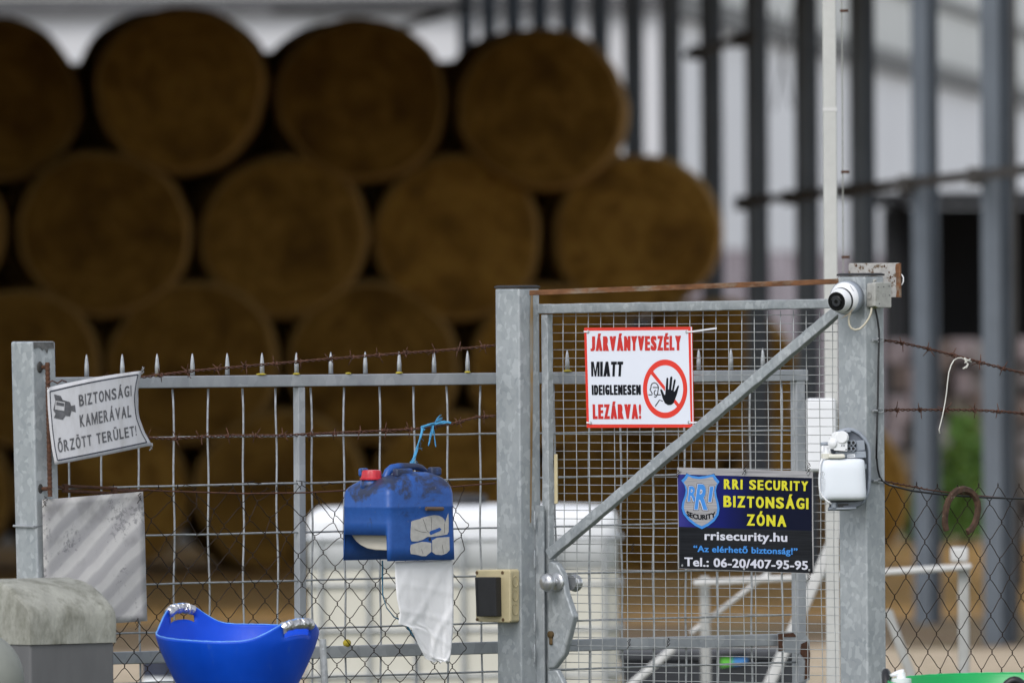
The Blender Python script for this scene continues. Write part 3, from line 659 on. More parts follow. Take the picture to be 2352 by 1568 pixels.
# ------------------------------------------------------------------ posts
tG, tF = G.t, F.t; nG, nF = G.n, F.n; UP = Vector((0, 0, 1))
def post(u0, uc, u1, vtop, Yc, label, lean=0.0, cap=None):
    k = FPX / Yc; top = P(uc, vtop, Yc)
    wl, wr = (uc - u0) / k / tG.x, (u1 - uc) / k / tF.x
    shift = Vector((lean / k, 0, 0))                       # real lean: foot shifted against top, per metre of height
    def ring(z, ins=0.0):
        c = top + shift * (top.z - z); c = Vector((c.x, c.y, z))
        i = -tG * ins + tF * ins
        a = c + i
        return [a, a + tF * (wr - 2 * ins), a + tF * (wr - 2 * ins) - tG * (wl - 2 * ins), a - tG * (wl - 2 * ins)]
    root = thing('gate_post', label, 'post', ring(0)[0])
    mk('shaft', MB().rings([ring(0.0), ring(.9), ring(top.z)]), MAT['galv_post'], root, bevel=.006, seg=3)
    if cap:
        mk('cap', MB().rings([ring(top.z + .001, -.001), ring(top.z + .006, -.001), ring(top.z + .009, .006)]), MAT['rubber'], root)
    return root, top, wl, wr
YL, YG, YC = 38.62, 39.90, 39.02
postL, topL, _, _ = post(22, 74, 126, 784, YL, 'grey galvanised fence post beside the bent camera warning sign', 13.0)
postG, topG, _, _ = post(1136, 1192, 1240, 662, YG, 'grey galvanised latch post with a black cap between fence and small gate', 0, True)
postC, topC, _, _ = post(1924, 1987, 2032, 634, YC, 'grey galvanised hinge post carrying the white dome camera', 0, True)
Gp, Fp = Plane(P(1194, 784, YG), -41), Plane(P(1194, 784, YG), 42)          # faces of the latch post
Gc, Fc = Plane(P(1987, 784, YC), -41), Plane(P(1987, 784, YC), 42)          # faces of the camera post
Gl, Fl = Plane(P(76, 784, YL), -41), Plane(P(76, 784, YL), 42)              # faces of the plain post
# fittings that belong to the posts
mk('weld_seam', MB().tube(px(Gl, [(31, 1207), (50, 1208), (79, 1209)], .002), .0035, 6), MAT['galv_old'], postL)
mk('weld_seam', MB().tube(px(Fl, [(80, 1209), (104, 1204), (128, 1203)], .002), .0035, 6), MAT['galv_old'], postL)
mk('dirt_band', MB().fill(px(Fl, [(77, 785), (124, 785), (124, 800), (112, 800), (108, 812), (103, 800), (97, 805), (92, 797), (78, 801)], .0008)), plain('dark_weathering', (.10, .10, .10), .8, var=.5, scale=60), postL)
rs = MB().fill(px(Fp, [(1219, 676), (1224, 676), (1225, 760), (1224, 900), (1223, 1030), (1220, 1200), (1218, 1200), (1218, 900), (1217, 740)], .0007))
mk('rust_streak', rs, plain('rust_streak', (.24, .15, .06), .7, var=.35, scale=30, dirt=(.30, .31, .30), dscale=9, dlo=.5, dhi=.7, stretch=(1, 1, .2)), postG)
# strike strip welded to the latch post
ss = MB().prism(px(Gp, [(1233, 1160), (1252, 1160), (1258, 1572), (1237, 1572)], .0), nG * -.02)
pa, pb = Fp.hit(1240, 1160), Fp.hit(1244, 1568)
mk('strike_strip', MB().bar(P(1240, 1160, 39.93), Vector((P(1240, 1160, 39.93).x, 39.93, .15)), tG, .032, nG, .008), MAT['galv_post'], postG, bevel=.002)
for v in (1195, 1285, 1430, 1500):
    q = P(1228, v, 39.915)
    mk('weld_bead', MB().ellipsoid(q, Vector((.004, 0, 0)), Vector((0, .004, 0)), Vector((0, 0, .03)), 8, 8), MAT['galv_tube'], postG, smooth=True)
# rebar rod on small brackets beside the plain post
rr = MB(); pts = []
for k in range(60):
    f = k / 59; q = Fl.hit(109 + 6 * f, 832 + (1140 - 832) * f, .03); pts.append(q)
rr.tube(pts, [.0062 + .0012 * (k % 2) for k in range(60)], 8)
rod = thing('rebar_rod', 'rusty ribbed steel rod held off the plain fence post by short stubs', 'rod', floor_of(pts[-1]))
mk('rod', rr, MAT['rust'], rod)
for v in (843, 1122):
    mk('stub', MB().tube([Fl.hit(96, v, .0), Fl.hit(110, v, .03)], .006, 8), MAT['rust'], rod)
    mk('stub_weld', MB().ellipsoid(Fl.hit(92, v, .001), tF * .011, UP * .017, nF * .004, 12, 8), MAT['barn_dark'], rod, smooth=True)

# ------------------------------------------------------------------ the small gate
gate = thing('pedestrian_gate', 'galvanised small gate of welded mesh with a diagonal brace and lock case', 'gate', floor_of(G.hit(1580, 1400)))
def gbar(plane, a, b, wpx, dep, off, n, jit, name, parent, mat, ext=None, bev=.003):
    p, q = plane.hit(*a, off), plane.hit(*b, off)
    if ext is not None: q = p + (q - p) * ((p.z - ext) / (p.z - q.z))
    d = (q - p).normalized(); wd = d.cross(plane.n).normalized(); k = FPX / p.y
    if abs(d.z) > .95: wm = max(.012, (wpx / k - dep * abs(plane.n.x)) / abs(plane.t.x))      # front and side face both show
    else: wm = wpx / k / (abs(d.z) * abs(plane.t.x) + (1 - abs(d.z)))
    return mk(name, MB().bar(p, q, wd, wm, plane.n, dep, n, jit), mat, parent, bevel=bev)
gbar(G, (1242, 709.5), (1926, 697), 21.5, .032, .0, 46, .0009, 'top_rail', gate, MAT['galv_tube'])
gbar(G, (1256, 722), (1262, 1568), 28, .025, -.001, 60, .0009, 'stile', gate, MAT['galv_tube'], ext=.12)
gbar(G, (1950, 712), (1953, 1568), 28, .025, -.001, 40, .0009, 'stile', gate, MAT['galv_tube'], ext=.12)
gbar(G, (1936, 704), (1262, 1274), 22, .026, .0285, 46, .0011, 'diagonal_brace', gate, MAT['galv_tube'])
za = G.hit(1256, 1400); zb = G.hit(1950, 1400)
mk('bottom_rail', MB().bar(Vector((za.x, za.y, .135)), Vector((zb.x, zb.y, .135)), UP, .03, nG, .03), MAT['galv_tube'], gate)
# welded mesh, wire by wire
w0 = G.hit(1268, 726, -.012); L_ = (G.hit(1950, 726, -.012) - w0).length; zt = G.hit(1292, 726).z; sp = .02517
hpts = [Vector((0, 0, 0)) + tG * (L_ * k / 8) + Vector((0, 0, random.uniform(-.0006, .0006))) for k in range(9)]
first = None
nrow = int((zt - .15) / sp)
for k in range(nrow):
    loc = Vector((w0.x, w0.y, zt - k * sp))
    if first is None:
        first = mk('mesh_wire', MB().tube([p + loc for p in hpts], .0012, 5), MAT['mesh_wire'], gate, origin=loc, smooth=True)
    else: dup(first, gate, loc)
vz = zt + .012; variants = []
s = (G.hit(1292.5, 740, -.012) - w0).length; ncol = 0; H_ = vz - .14
while s < L_:
    loc = Vector((w0.x, w0.y, vz)) + tG * s + nG * .0032
    if len(variants) < 4:
        ph = random.uniform(0, 6)
        pts = [loc + Vector((0, 0, -H_ * j / 24)) + tG * (.0012 * sin(j * .9 + ph) + .003 * sin(j * .28 + ph * 2) * (j > 8)) for j in range(25)]
        variants.append(mk('mesh_wire', MB().tube(pts, .0013, 5), MAT['mesh_wire'], gate, origin=loc, smooth=True))
    else: dup(variants[random.randrange(4)], gate, loc)
    s += .0497
# lock case, knobs, key cylinder
lc = [c12(*p) for p in ((1412, 755), (1430, 748), (1470, 765), (1512, 840), (1530, 960), (1582, 1110), (1582, 1130), (1520, 1375), (1450, 1468), (1408, 1472))]
lock = mk('lock_case', MB().prism(px(G, lc, .034), nG * -.026), MAT['galv_tube'], gate, bevel=.006, seg=3)
lc2 = [c12(*p) for p in ((1408, 1484), (1470, 1477), (1520, 1572), (1530, 1700), (1408, 1700))]
mk('lock_plate', MB().prism(px(G, lc2, .030), nG * -.022), MAT['galv_tube'], gate, bevel=.005)
def knob(u, v, off, dirn, r):
    c = G.hit(u, v, off); pr = [(-.022, .017), (-.014, .016), (-.012, .009), (.004, .009), (.006, .012)] if dirn else [(0, .008)]
    kb = MB(); kb.ellipsoid(c, tG * r, UP * r, nG * r * .62, 20, 12)
    return mk('knob', kb, MAT['steel'], gate, smooth=True)
kc = G.hit(1280, 1336, .035)
sharp(mk('knob_rose', MB().lathe(kc, nG, [(0, .027), (.006, .027), (.010, .022), (.012, .011), (.034, .011)], 28), MAT['steel'], lock), 30)
mk('knob', MB().ellipsoid(kc + nG * .045, tG * .0275, UP * .0275, nG * .018, 24, 14), MAT['steel'], lock, smooth=True)
kc2 = G.hit(1309, 1337, -.012)
sharp(mk('knob_rose', MB().lathe(kc2, -nG, [(0, .024), (.006, .024), (.010, .011), (.03, .011)], 28), MAT['steel'], lock), 30)
mk('knob', MB().ellipsoid(G.hit(1321, 1338, -.045), tG * .0265, UP * .0265, nG * .017, 24, 14), MAT['steel'], lock, smooth=True)
k0 = G.hit(*c12(1437, 1240), .034)
sharp(mk('key_cylinder', MB().lathe(k0, nG, [(0, .0105), (.008, .0105), (.009, .008)], 18), MAT['brass'], lock), 30)
mk('key_cylinder', MB().box(k0 + UP * -.018 + nG * .003, tG * .006, UP * .013, nG * .003), MAT['brass'], lock, bevel=.003)
mk('edge_pad', MB().prism(px(G, [c12(*p) for p in ((1452, 32), (1472, 30), (1474, 362), (1454, 366))], .004), nG * -.006), MAT['beige'], gate, bevel=.002)
# small wire twists on the mesh
def twist(parent, u, v, pl=G, off=.004, mat='link_wire', s=1.0, sd=0, name='wire_tie'):
    rn = random.Random(sd); m = MB()
    for k in range(2):
        pts = [(u + s * x + rn.uniform(-1.5, 1.5), v + s * y + rn.uniform(-1.5, 1.5)) for x, y in ([(0, -10), (4, -4), (-3, 2), (2, 8)], [(3, -9), (-4, -2), (3, 3), (-5, 12)])[k]]
        m.tube([pl.hit(a, b, off + .004 * k) for a, b in pts], .0011, 5)
    return mk(name, m, MAT[mat], parent, smooth=True)
for k, (u, v) in enumerate(((1453, 1256), (1535, 1256), (1445, 1475), (1535, 1474))): twist(gate, u, v, sd=k)

# rusty square bar above the gate
hb = thing('header_bar', 'rust streaked square steel bar spanning the two gate posts', 'bar', floor_of(P(1570, 660, 39.5)))
mk('bar', MB().bar(P(1216, 672.5, 39.88), P(1926, 646, 39.04), UP, .0155, Vector((0, 1, 0)), .016, 1), MAT['rust_light'], hb, bevel=.001)

# ------------------------------------------------------------------ sliding gate with spikes behind
sg = thing('sliding_gate', 'long grey galvanised sliding gate with a spiked top beam and bar mesh', 'gate', floor_of(S.hit(900, 1500)))
def sbar(a, b, wpx, dep, off, name, ext=None, bev=.003): return gbar(S, a, b, wpx, dep, off, 1, 0, name, sg, MAT['galv_old'], ext, bev)
sbar((60, 880.6), (1849, 861.5), 27.5, .031, 0, 'top_beam')
sbar((60, 1516), (1789, 1468), 28.5, .031, 0, 'bottom_beam')
sbar((687, 888), (690, 1490), 29, .026, -.001, 'stile')
sbar((1832, 863), (1836, 1568), 35, .030, -.002, 'end_stile', ext=.1)
mk('catch_plate', MB().prism(px(S, [(1788, 1453), (1848, 1450), (1860, 1470), (1860, 1560), (1836, 1566), (1836, 1500), (1790, 1496)], .032), nF * -.006), MAT['galv_old'], sg)
mk('rust_patch', MB().fill(px(S, [(1787, 1455), (1822, 1452), (1832, 1462), (1800, 1462), (1797, 1480), (1802, 1492), (1788, 1494)], .0335)), MAT['rust'], sg)
mk('rust_patch', MB().fill(px(S, [(1840, 1478), (1856, 1470), (1861, 1500), (1858, 1555), (1848, 1560), (1850, 1515), (1838, 1500)], .0335)), MAT['rust'], sg)
spk = None
sx_ = [199, 281, 361, 442, 522, 602, 681, 760, 839, 917, 997, 1074, 1151, 1228, 1303, 1379, 1455, 1530, 1605, 1679, 1752]
for u in sx_:
    f = (u - 199) / (1752 - 199); vb = 865 - (u - 127) * .0108
    loc = S.hit(u, vb, 0)
    if spk is None:
        spk = mk('spike', MB().lathe(loc, UP, [(0, .0068), (.028, .0064), (.05, .0042), (.064, .0014)], 8), MAT['galv_wire'], sg, origin=loc, smooth=True)
    else: dup(spk, sg, loc)
bars = [159, 233, 319, 399, 479, 558.5, 636, 716, 791, 873, 953, 1028, 1104, 1180, 1275, 1353, 1427, 1500, 1573, 1647, 1724, 1796]
bz0 = S.hit(700, 890).z; bvar = []
for i_, u in enumerate(bars):
    g_ = S.hit(u, 1150, -.004); loc = Vector((g_.x, g_.y, bz0))
    if len(bvar) < 4:
        ph = random.uniform(0, 6)
        pts = [loc + UP * (-(bz0 - .12) * j / 30) + tF * (.0022 * sin(j * 1.1 + ph) + .0015 * sin(j * .37 + ph)) for j in range(31)]
        bvar.append(mk('vertical_bar', MB().tube(pts, .0031, 6), MAT['galv_wire'], sg, origin=loc, smooth=True))
    else: dup(bvar[i_ % 4], sg, loc)
for a, b in (((100, 1007.5), (1815, 988)), ((100, 1122), (1815, 1084)), ((100, 1235), (1815, 1196)), ((100, 1347), (1815, 1304)), ((100, 1459), (1815, 1411)), ((100, 1574), (1840, 1519))):
    p, q = S.hit(*a, .004), S.hit(*b, .004)
    pts = [p.lerp(q, j / 40) + UP * random.uniform(-.0008, .0008) for j in range(41)]
    mk('cross_wire', MB().tube(pts, .0029, 6), MAT['galv_wire'], sg, smooth=True)
for z in (.62, .46, .3):
    p, q = S.hit(100, 1400, .004), S.hit(1815, 1400, .004); p.z = q.z = z
    mk('cross_wire', MB().tube([p, q], .0034, 6), MAT['galv_wire'], sg, smooth=True)
p, q = S.hit(60, 1500), S.hit(1836, 1500); p.z = q.z = .14
mk('bottom_rail', MB().bar(p, q, UP, .08, nF, .06), MAT['galv_old'], sg)
for k, u in enumerate((361, 681, 917, 1074, 1303, 600, 800)):
    q = S.hit(u, 864.5 - (u - 127) * .0108, .012)
    mk('lichen_patch', MB().ellipsoid(q, tF * random.uniform(.008, .02), nF * .009, UP * .0035, 10, 6), MAT['lichen'], sg, smooth=True)
q = S.hit(797, 1476, .012); mk('lichen_patch', MB().ellipsoid(q, tF * .014, nF * .01, UP * .012, 10, 6), MAT['lichen'], sg, smooth=True)

# ------------------------------------------------------------------ chain link
def chainlink(plane, u0, v0, du, dv, cols, rows_, warp, name, label, keep, off=0.0, r=.0013):
    root = thing(name, label, 'fence', floor_of(plane.hit(u0 + cols * du / 2, v0)))
    def node(c, k, i):
        u, v = u0 + c * du, v0 + k * dv
        a, b = warp(u, v); return u + a, v + b
    for i in range(cols):
        run = []
        def flush(run):
            if len(run) > 2: mk('fence_wire', MB().tube(run, r, 5), MAT['link_wire'], root, smooth=True)
        prev = None
        for k in range(rows_ + 1):
            sidec = (k + i) % 2
            u, v = node(i + sidec, k, i)
            if not keep(u, v):
                flush(run); run = []; prev = None; continue
            if prev is not None:
                for t in (.22, .5, .78):
                    a, b = prev[0] + (u - prev[0]) * t, prev[1] + (v - prev[1]) * t
                    run.append(plane.hit(a + random.uniform(-.5, .5), b, off + (.5 - t) * .003 * (1 if sidec else -1)))
            ov = (.9 if sidec else -.9)
            run.append(plane.hit(u - ov * .5, v - 4.2, off + .0018 * (1 if sidec else -1)))
            run.append(plane.hit(u + ov, v, off + (.003 if k % 2 else -.003)))
            run.append(plane.hit(u - ov * .5, v + 4.2, off - .0018 * (1 if sidec else -1)))
            prev = (u, v)
        flush(run)
    return root
hx = lambda a, b, sd: sin(a * .021 + sd * 1.7) * cos(b * .027 + sd * 2.3) + .6 * sin(a * .043 - b * .031 + sd)
def warpL(u, v):
    f = max(0, min(1, (1330 - v) / 200.0)); g = max(0, (u - 1000) / 80.0)
    return (5 + 14 * f) * hx(u, v, 1) + (v - 1300) * .02 - g * 14 * (1 if v > 1250 else .3), (4 + 9 * f) * hx(u, v, 4) + 10 * f * f * ((u % 97) / 97 - .5)
cl = chainlink(F, 250, 1122, 27.6, 37, 30, 18, warpL, 'chain_link_fence', 'sagging brown chain link behind the blue canister, its top edge unravelled', lambda u, v: u < 1082 and v > 1105, .004)
tw = [F.hit(u, v, .006) for u, v in ((128, 1118), (250, 1122), (400, 1128), (560, 1133), (700, 1131), (790, 1126), (900, 1122), (1030, 1118), (1090, 1113), (1137, 1109))]
mk('line_wire', MB().tube(tw, .0022, 6), MAT['rust_wire'], cl, smooth=True)
for k, (u, v) in enumerate(((440, 1118), (505, 1120), (585, 1112), (600, 1125), (660, 1118), (690, 1110), (745, 1112), (1045, 1108), (575, 1110))):
    rn = random.Random(k); m = MB(); p0 = (u, v + 12)
    m.tube([F.hit(p0[0] + rn.uniform(-4, 4) + 9 * j * rn.choice((-1, 1)) * .5, p0[1] - 6 * j + rn.uniform(-3, 3) + (j > 3) * 9, .006) for j in range(5)], .0011, 5)
    mk('loose_end', m, MAT['link_wire'], cl, smooth=True)
def warpR(u, v):
    g = max(0, min(1, (2075 - u) / 60.0))
    return 3.2 * hx(u, v, 2) + (v - 1300) * .015 * (1 - g), 3.5 * hx(u, v, 5) + (u - 2040) * .13 * 0 - 4
chr_ = chainlink(R, 2008, 1118, 24.2, 42.5, 17, 14, warpR, 'chain_link_fence', 'chain link panel behind the horseshoe, edge wires laced to the camera post', lambda u, v: v > 1104, .004)
tw = [R.hit(u, v, .007) for u, v in ((2020, 1103), (2040, 1106), (2080, 1114), (2130, 1124), (2200, 1133), (2280, 1141), (2360, 1146), (2420, 1149))]
mk('line_wire', MB().tube(tw, .0020, 6), MAT['rust_wire'], chr_, smooth=True)
tw2 = [p + UP * (.004 * cos(k * 2.1)) + nF * (.004 * sin(k * 2.1)) for k, p in enumerate([tw[0].lerp(tw[3], j / 24) for j in range(25)])]
mk('line_wire', MB().tube(tw2, .0016, 5), MAT['rust_wire'], chr_, smooth=True)

# ------------------------------------------------------------------ barbed wires
def barbed(plane, pts, label, off, mat='rust_wire', gap=61, start=20, seed=0, skip=()):
    rn = random.Random(seed)
    P_ = [plane.hit(u, v, off) for u, v in pts]
    dense = []
    for a, b in zip(P_[:-1], P_[1:]):
        n = max(2, int((b - a).length / .006))
        dense += [a.lerp(b, j / n) for j in range(n)]
    dense.append(P_[-1])
    # soften the corners of the line
    for _ in range(30): dense = [dense[0]] + [(dense[i - 1] + dense[i] * 2 + dense[i + 1]) / 4 for i in range(1, len(dense) - 1)] + [dense[-1]]
    root = thing('barbed_wire', label, 'barbed wire', floor_of(dense[len(dense) // 2]))
    n2 = plane.n
    for sgn in (0, pi):
        mk('strand', MB().tube([p + UP * (.0028 * cos(k * .85 + sgn)) + n2 * (.0028 * sin(k * .85 + sgn)) for k, p in enumerate(dense)], .0020, 5), MAT[mat], root, smooth=True)
    step = int(gap / 768 / .743 / .006); k = int(start / 768 / .743 / .006)
    while k < len(dense) - 3:
        c = dense[k]; t = (dense[k + 2] - dense[k]).normalized(); s_ = t.cross(n2).normalized(); m = MB()
        ang = rn.uniform(0, 6.3)
        m.tube([c + t * (.0022 * j - .008) + (s_ * cos(ang + j * 1.1) + n2 * sin(ang + j * 1.1)) * .0058 for j in range(9)], .0019, 5)
        for q in range(4):
            a2 = ang + q * pi / 2 + rn.uniform(-.3, .3); d = (s_ * cos(a2) + n2 * sin(a2) + t * rn.uniform(-.6, .6)).normalized()
            m.tube([c + t * ((q - 1.5) * .003), c + d * rn.uniform(.020, .028) + t * ((q - 1.5) * .003)], [.0019, .0010], 5)
        mk('barb', m, MAT[mat], root, smooth=True); k += step + rn.randrange(-2, 3)
    return root
barbed(F, [(222, 872), (330, 866), (440, 852), (520, 845), (620, 836), (760, 824), (900, 813), (1050, 802), (1100, 797), (1137, 793)], 'rusty barbed wire along the spike tips, tied at the latch post', .03, seed=1)
barbed(F, [(318, 1000), (345, 1006), (400, 1007), (520, 1000), (640, 1000), (790, 993), (880, 989), (960, 985), (1040, 973), (1090, 958), (1137, 955)], 'brown barbed wire that the blue twine is knotted to', .03, seed=2)
barbed(R, [(2016, 781), (2050, 783), (2120, 798), (2200, 818), (2280, 840), (2360, 859), (2420, 872)], 'uppermost rusty barbed wire from the camera post, with the white string', .02, seed=3, start=52)
barbed(R, [(2020, 943), (2060, 941), (2140, 941), (2220, 941), (2290, 944), (2360, 950), (2420, 956)], 'level grey barbed wire from the camera post, between string and horseshoe', .02, seed=4, start=40)
def eyebolt(u, v, plane, off, label):
    c = plane.hit(u, v, off); r = thing('eye_bolt', label, 'bolt', c); m = MB()
    m.tube([c - plane.t * .012, c + plane.t * .004], .004, 8)
    mk('shank', m, MAT['galv_wire'], r)
    mk('eye', MB().tube([c + plane.t * (.017 + .013 * cos(a)) + UP * (.006 * sin(a)) for a in [j * pi / 6 for j in range(13)]], .0022, 6, False), MAT['galv_wire'], r, smooth=True)
eyebolt(2012, 781, Fc, .008, 'zinc eye bolt holding the uppermost barbed wire on the camera post')
eyebolt(2012, 943, Fc, .008, 'zinc eye bolt holding the level grey barbed wire on the camera post')
eyebolt(2012, 1104, Fc, .008, 'zinc eye bolt tying the chain link to the camera post')
# turnbuckle under the bent sign
tb = thing('turnbuckle', 'rusty turnbuckle stretching the fence wire above the striped panel', 'turnbuckle', floor_of(F.hit(220, 1125)))
for a, b in (((146, 1116), (262, 1121)), ((150, 1127), (264, 1133))): mk('side_rod', MB().tube([F.hit(*a, .035), F.hit(*b, .035)], .0048, 8), MAT['rust'], tb)
for u, v in ((262, 1127), (150, 1121)): mk('end_nut', MB().box(F.hit(u, v, .035), tF * .008, UP * .012, nF * .007), MAT['rust'], tb, bevel=.002)
mk('hook', MB().tube(px(F, [(113, 1114), (130, 1117), (150, 1121)], .035), .004, 8), MAT['rust'], tb)
mk('hook', MB().tube(px(F, [(264, 1127), (300, 1128), (340, 1124)], .035), .004, 8), MAT['rust'], tb)

# ------------------------------------------------------------------ lettering
def text_mesh(s, offset=0.0, shear=0.0, space=1.0, cuts=24):
    cu = bpy.data.curves.new('lettering', 'FONT'); cu.body = s; cu.size = 1; cu.offset = offset; cu.shear = shear
    cu.space_character = space; cu.resolution_u = 4
    o = bpy.data.objects.new('lettering', cu); C.objects.link(o)
    bpy.context.view_layer.update()
    dg = bpy.context.evaluated_depsgraph_get(); me = bpy.data.meshes.new_from_object(o.evaluated_get(dg))
    bpy.data.objects.remove(o); bpy.data.curves.remove(cu)
    bm = bmesh.new(); bm.from_mesh(me); bpy.data.meshes.remove(me)
    bmesh.ops.remove_doubles(bm, verts=bm.verts, dist=1e-5)
    xs = [v.co.x for v in bm.verts]; ys = [v.co.y for v in bm.verts]
    ax, bx_, ay, by = min(xs), max(xs), min(ys), max(ys)
    for k in range(1, cuts):
        x = ax + (bx_ - ax) * k / cuts
        bmesh.ops.bisect_plane(bm, geom=bm.verts[:] + bm.edges[:] + bm.faces[:], plane_co=(x, 0, 0), plane_no=(1, 0, 0))
    vs = [((v.co.x - ax) / (bx_ - ax), (by - v.co.y) / (by - ay)) for v in bm.verts]
    bm.verts.index_update(); fs = [tuple(v.index for v in f.verts) for f in bm.faces]
    bm.free(); return vs, fs
def lettering(s, quad, surf, mat, parent, offset=0.0, fat=0.0, sag=0.0, space=1.0, name='lettering'):
    vs, fs = text_mesh(s, offset, 0, space); tl, tr, br, bl = [Vector((*q, 0)) for q in quad]
    m = MB(); reps = [(0, 0)] if not fat else [(-fat, .0), (0, .00012), (fat, .00024)]
    for dx, dz in reps:
        pts = []
        for a, b in vs:
            p = tl.lerp(tr, a).lerp(bl.lerp(br, a), b)
            p.y += sag * (1 - (2 * a - 1) ** 2)
            pts.append(surf(p.x + dx, p.y, dz))
        m.add(pts, fs)
    me = mk(name, m, mat, parent)
    return me
NARROW = {'I': .5, '!': .5, 'J': .8, 'M': 1.35, 'N': 1.08, 'Á': 1.12, 'A': 1.12, 'V': 1.1, 'Y': 1.02, 'T': .9, 'L': .82, 'E': .86, 'É': .86, ' ': .55}
def block_lettering(s, quad, surf, mat, parent, acc=.19, offset=.032, fat=.125, gap=.09, iw=.42):
    ws = [iw if ch in 'I!' else NARROW.get(ch, 1.0) for ch in s]; tot = sum(ws) + gap * (len(s) - 1); x = 0
    tl, tr, br, bl = [Vector((*q, 0)) for q in quad]; full = MB()
    for ch, w_ in zip(s, ws):
        if ch != ' ':
            vs, fs = text_mesh(ch, offset, cuts=4)
            if ch == 'M':
                t_ = .25 if fat > .05 else .16
                vs = [(0, 1), (0, 0), (t_ * 1.3, 0), (.5, .66), (1 - t_ * 1.3, 0), (1, 0), (1, 1), (1 - t_, 1), (1 - t_, .32), (.5 + t_ * .4, 1), (.5 - t_ * .4, 1), (t_, .32), (t_, 1)]
                fs = [tuple(q) for q in geometry.tessellate_polygon([[Vector((x_, y_, 0)) for x_, y_ in vs]])]
            fr = fat if ch not in 'I!M' else 0
            for n_, (d_, dz) in enumerate(((-fr, 0), (0, .00012), (fr, .00024)) if fr else ((0, 0),)):
                pts = []
                for a, b in vs:
                    f = (x + w_ * (fr + a * (1 - 2 * fr) + d_)) / tot
                    if ch in 'ÁÉÓŐÖÜ': b = -acc + b * (1 + acc)
                    p = tl.lerp(tr, f); q = bl.lerp(br, f); c = p + (q - p) * b
                    pts.append(surf(c.x, c.y, dz))
                full.add(pts, fs)
        x += w_ + gap
    return mk('lettering', full, mat, parent)
def onplane(pl, off): return lambda u, v, dz=0: pl.hit(u, v, off + dz)
def polyfill(name, pts, surf, mat, parent):
    return mk(name, MB().fill([surf(u, v, 0) for u, v in pts]), mat, parent)
def strip(name, pts, wid, surf, mat, parent, closed=False):
    m = MB(); n = len(pts); L, Rr = [], []
    for i, (u, v) in enumerate(pts):
        a = pts[i - 1] if (i or closed) else pts[i]; b = pts[(i + 1) % n] if (i < n - 1 or closed) else pts[i]
        d = Vector((b[0] - a[0], b[1] - a[1])); d.normalize(); nx, ny = -d.y * wid / 2, d.x * wid / 2
        L.append(surf(u + nx, v + ny, 0)); Rr.append(surf(u - nx, v - ny, 0))
    vs = L + Rr; fs = [(i, (i + 1) % n, n + (i + 1) % n, n + i) for i in range(n if closed else n - 1)]
    m.add(vs, fs); return mk(name, m, mat, parent)

# ------------------------------------------------------------------ red bordered epidemic sign
ep = thing('warning_sign', 'white sign with red border and a black raised hand in a red ring', 'sign', G.hit(1470, 982, .01))
q = [cJ(*p) for p in ((124, 138), (1592, 124), (1616, 1496), (160, 1500))]
mk('board', MB().prism(px(G, q, .012), nG * -.003), MAT['red_print'], ep)
sf = lambda d: onplane(G, .012 + d)
polyfill('white_field', [cJ(*p) for p in ((158, 180), (1543, 168), (1576, 1452), (192, 1453))], sf(.0005), MAT['white_print'], ep)
polyfill('white_edge', [cJ(*p) for p in ((1578, 124.5), (1591.5, 124.5), (1615.5, 1495), (1604, 1495))], sf(.0005), MAT['white_print'], ep)
def T(s, pts, mat, off, fat, par=ep, cv=cJ, d=.001, **kw): return lettering(s, [cv(*p) for p in pts], sf(d) if par is ep else kw.pop('surf'), MAT[mat], par, off, fat, **kw)
for s_, qd, mt in (('JÁRVÁNYVESZÉLY', ((208, 255), (1446, 246), (1446, 446), (208, 456)), 'red_ink'), ('MIATT', ((217, 600), (657, 598), (645, 800), (222, 802)), 'black_print'),
                   ('IDEIGLENESEN', ((226, 917), (896, 915), (898, 1052), (230, 1054)), 'black_print'), ('LEZÁRVA!', ((238, 1180), (902, 1178), (904, 1380), (243, 1382)), 'red_ink')):
    block_lettering(s_, [cJ(*p) for p in qd], sf(.001), MAT[mt], ep)
ell = lambda cx, cy, rx, ry, n: [(cx + rx * cos(2 * pi * k / n), cy + ry * sin(2 * pi * k / n)) for k in range(n)]
o_, i_ = ell(1228, 970, 302, 400, 64), ell(1228, 970, 246, 322, 64)
rm = MB(); s1 = sf(.001)
rm.add([s1(*cJ(*p)) for p in o_ + i_], [(k, (k + 1) % 64, 64 + (k + 1) % 64, 64 + k) for k in range(64)])
mk('prohibition_ring', rm, MAT['red_print'], ep)
for pl_ in (((1062, 728), (1228, 940), (1226, 1000), (1034, 768)), ((1365, 1113), (1422, 1180), (1396, 1218), (1346, 1155))):
    polyfill('prohibition_bar', [cJ(*p) for p in pl_], sf(.0011), MAT['red_print'], ep)
hand = ((1160, 985), (1172, 972), (1188, 985), (1218, 1055), (1230, 1045), (1238, 940), (1246, 828), (1258, 814), (1271, 826), (1268, 975), (1280, 980), (1297, 815), (1312, 797), (1327, 812), (1312, 985), (1322, 988), (1347, 850), (1360, 835), (1373, 850), (1345, 1002), (1356, 1008), (1398, 930), (1411, 918), (1417, 936), (1385, 1052), (1345, 1160), (1312, 1186), (1266, 1191), (1226, 1165), (1198, 1110))
polyfill('hand_symbol', [cJ(*p) for p in hand], sf(.0014), MAT['black_print'], ep)
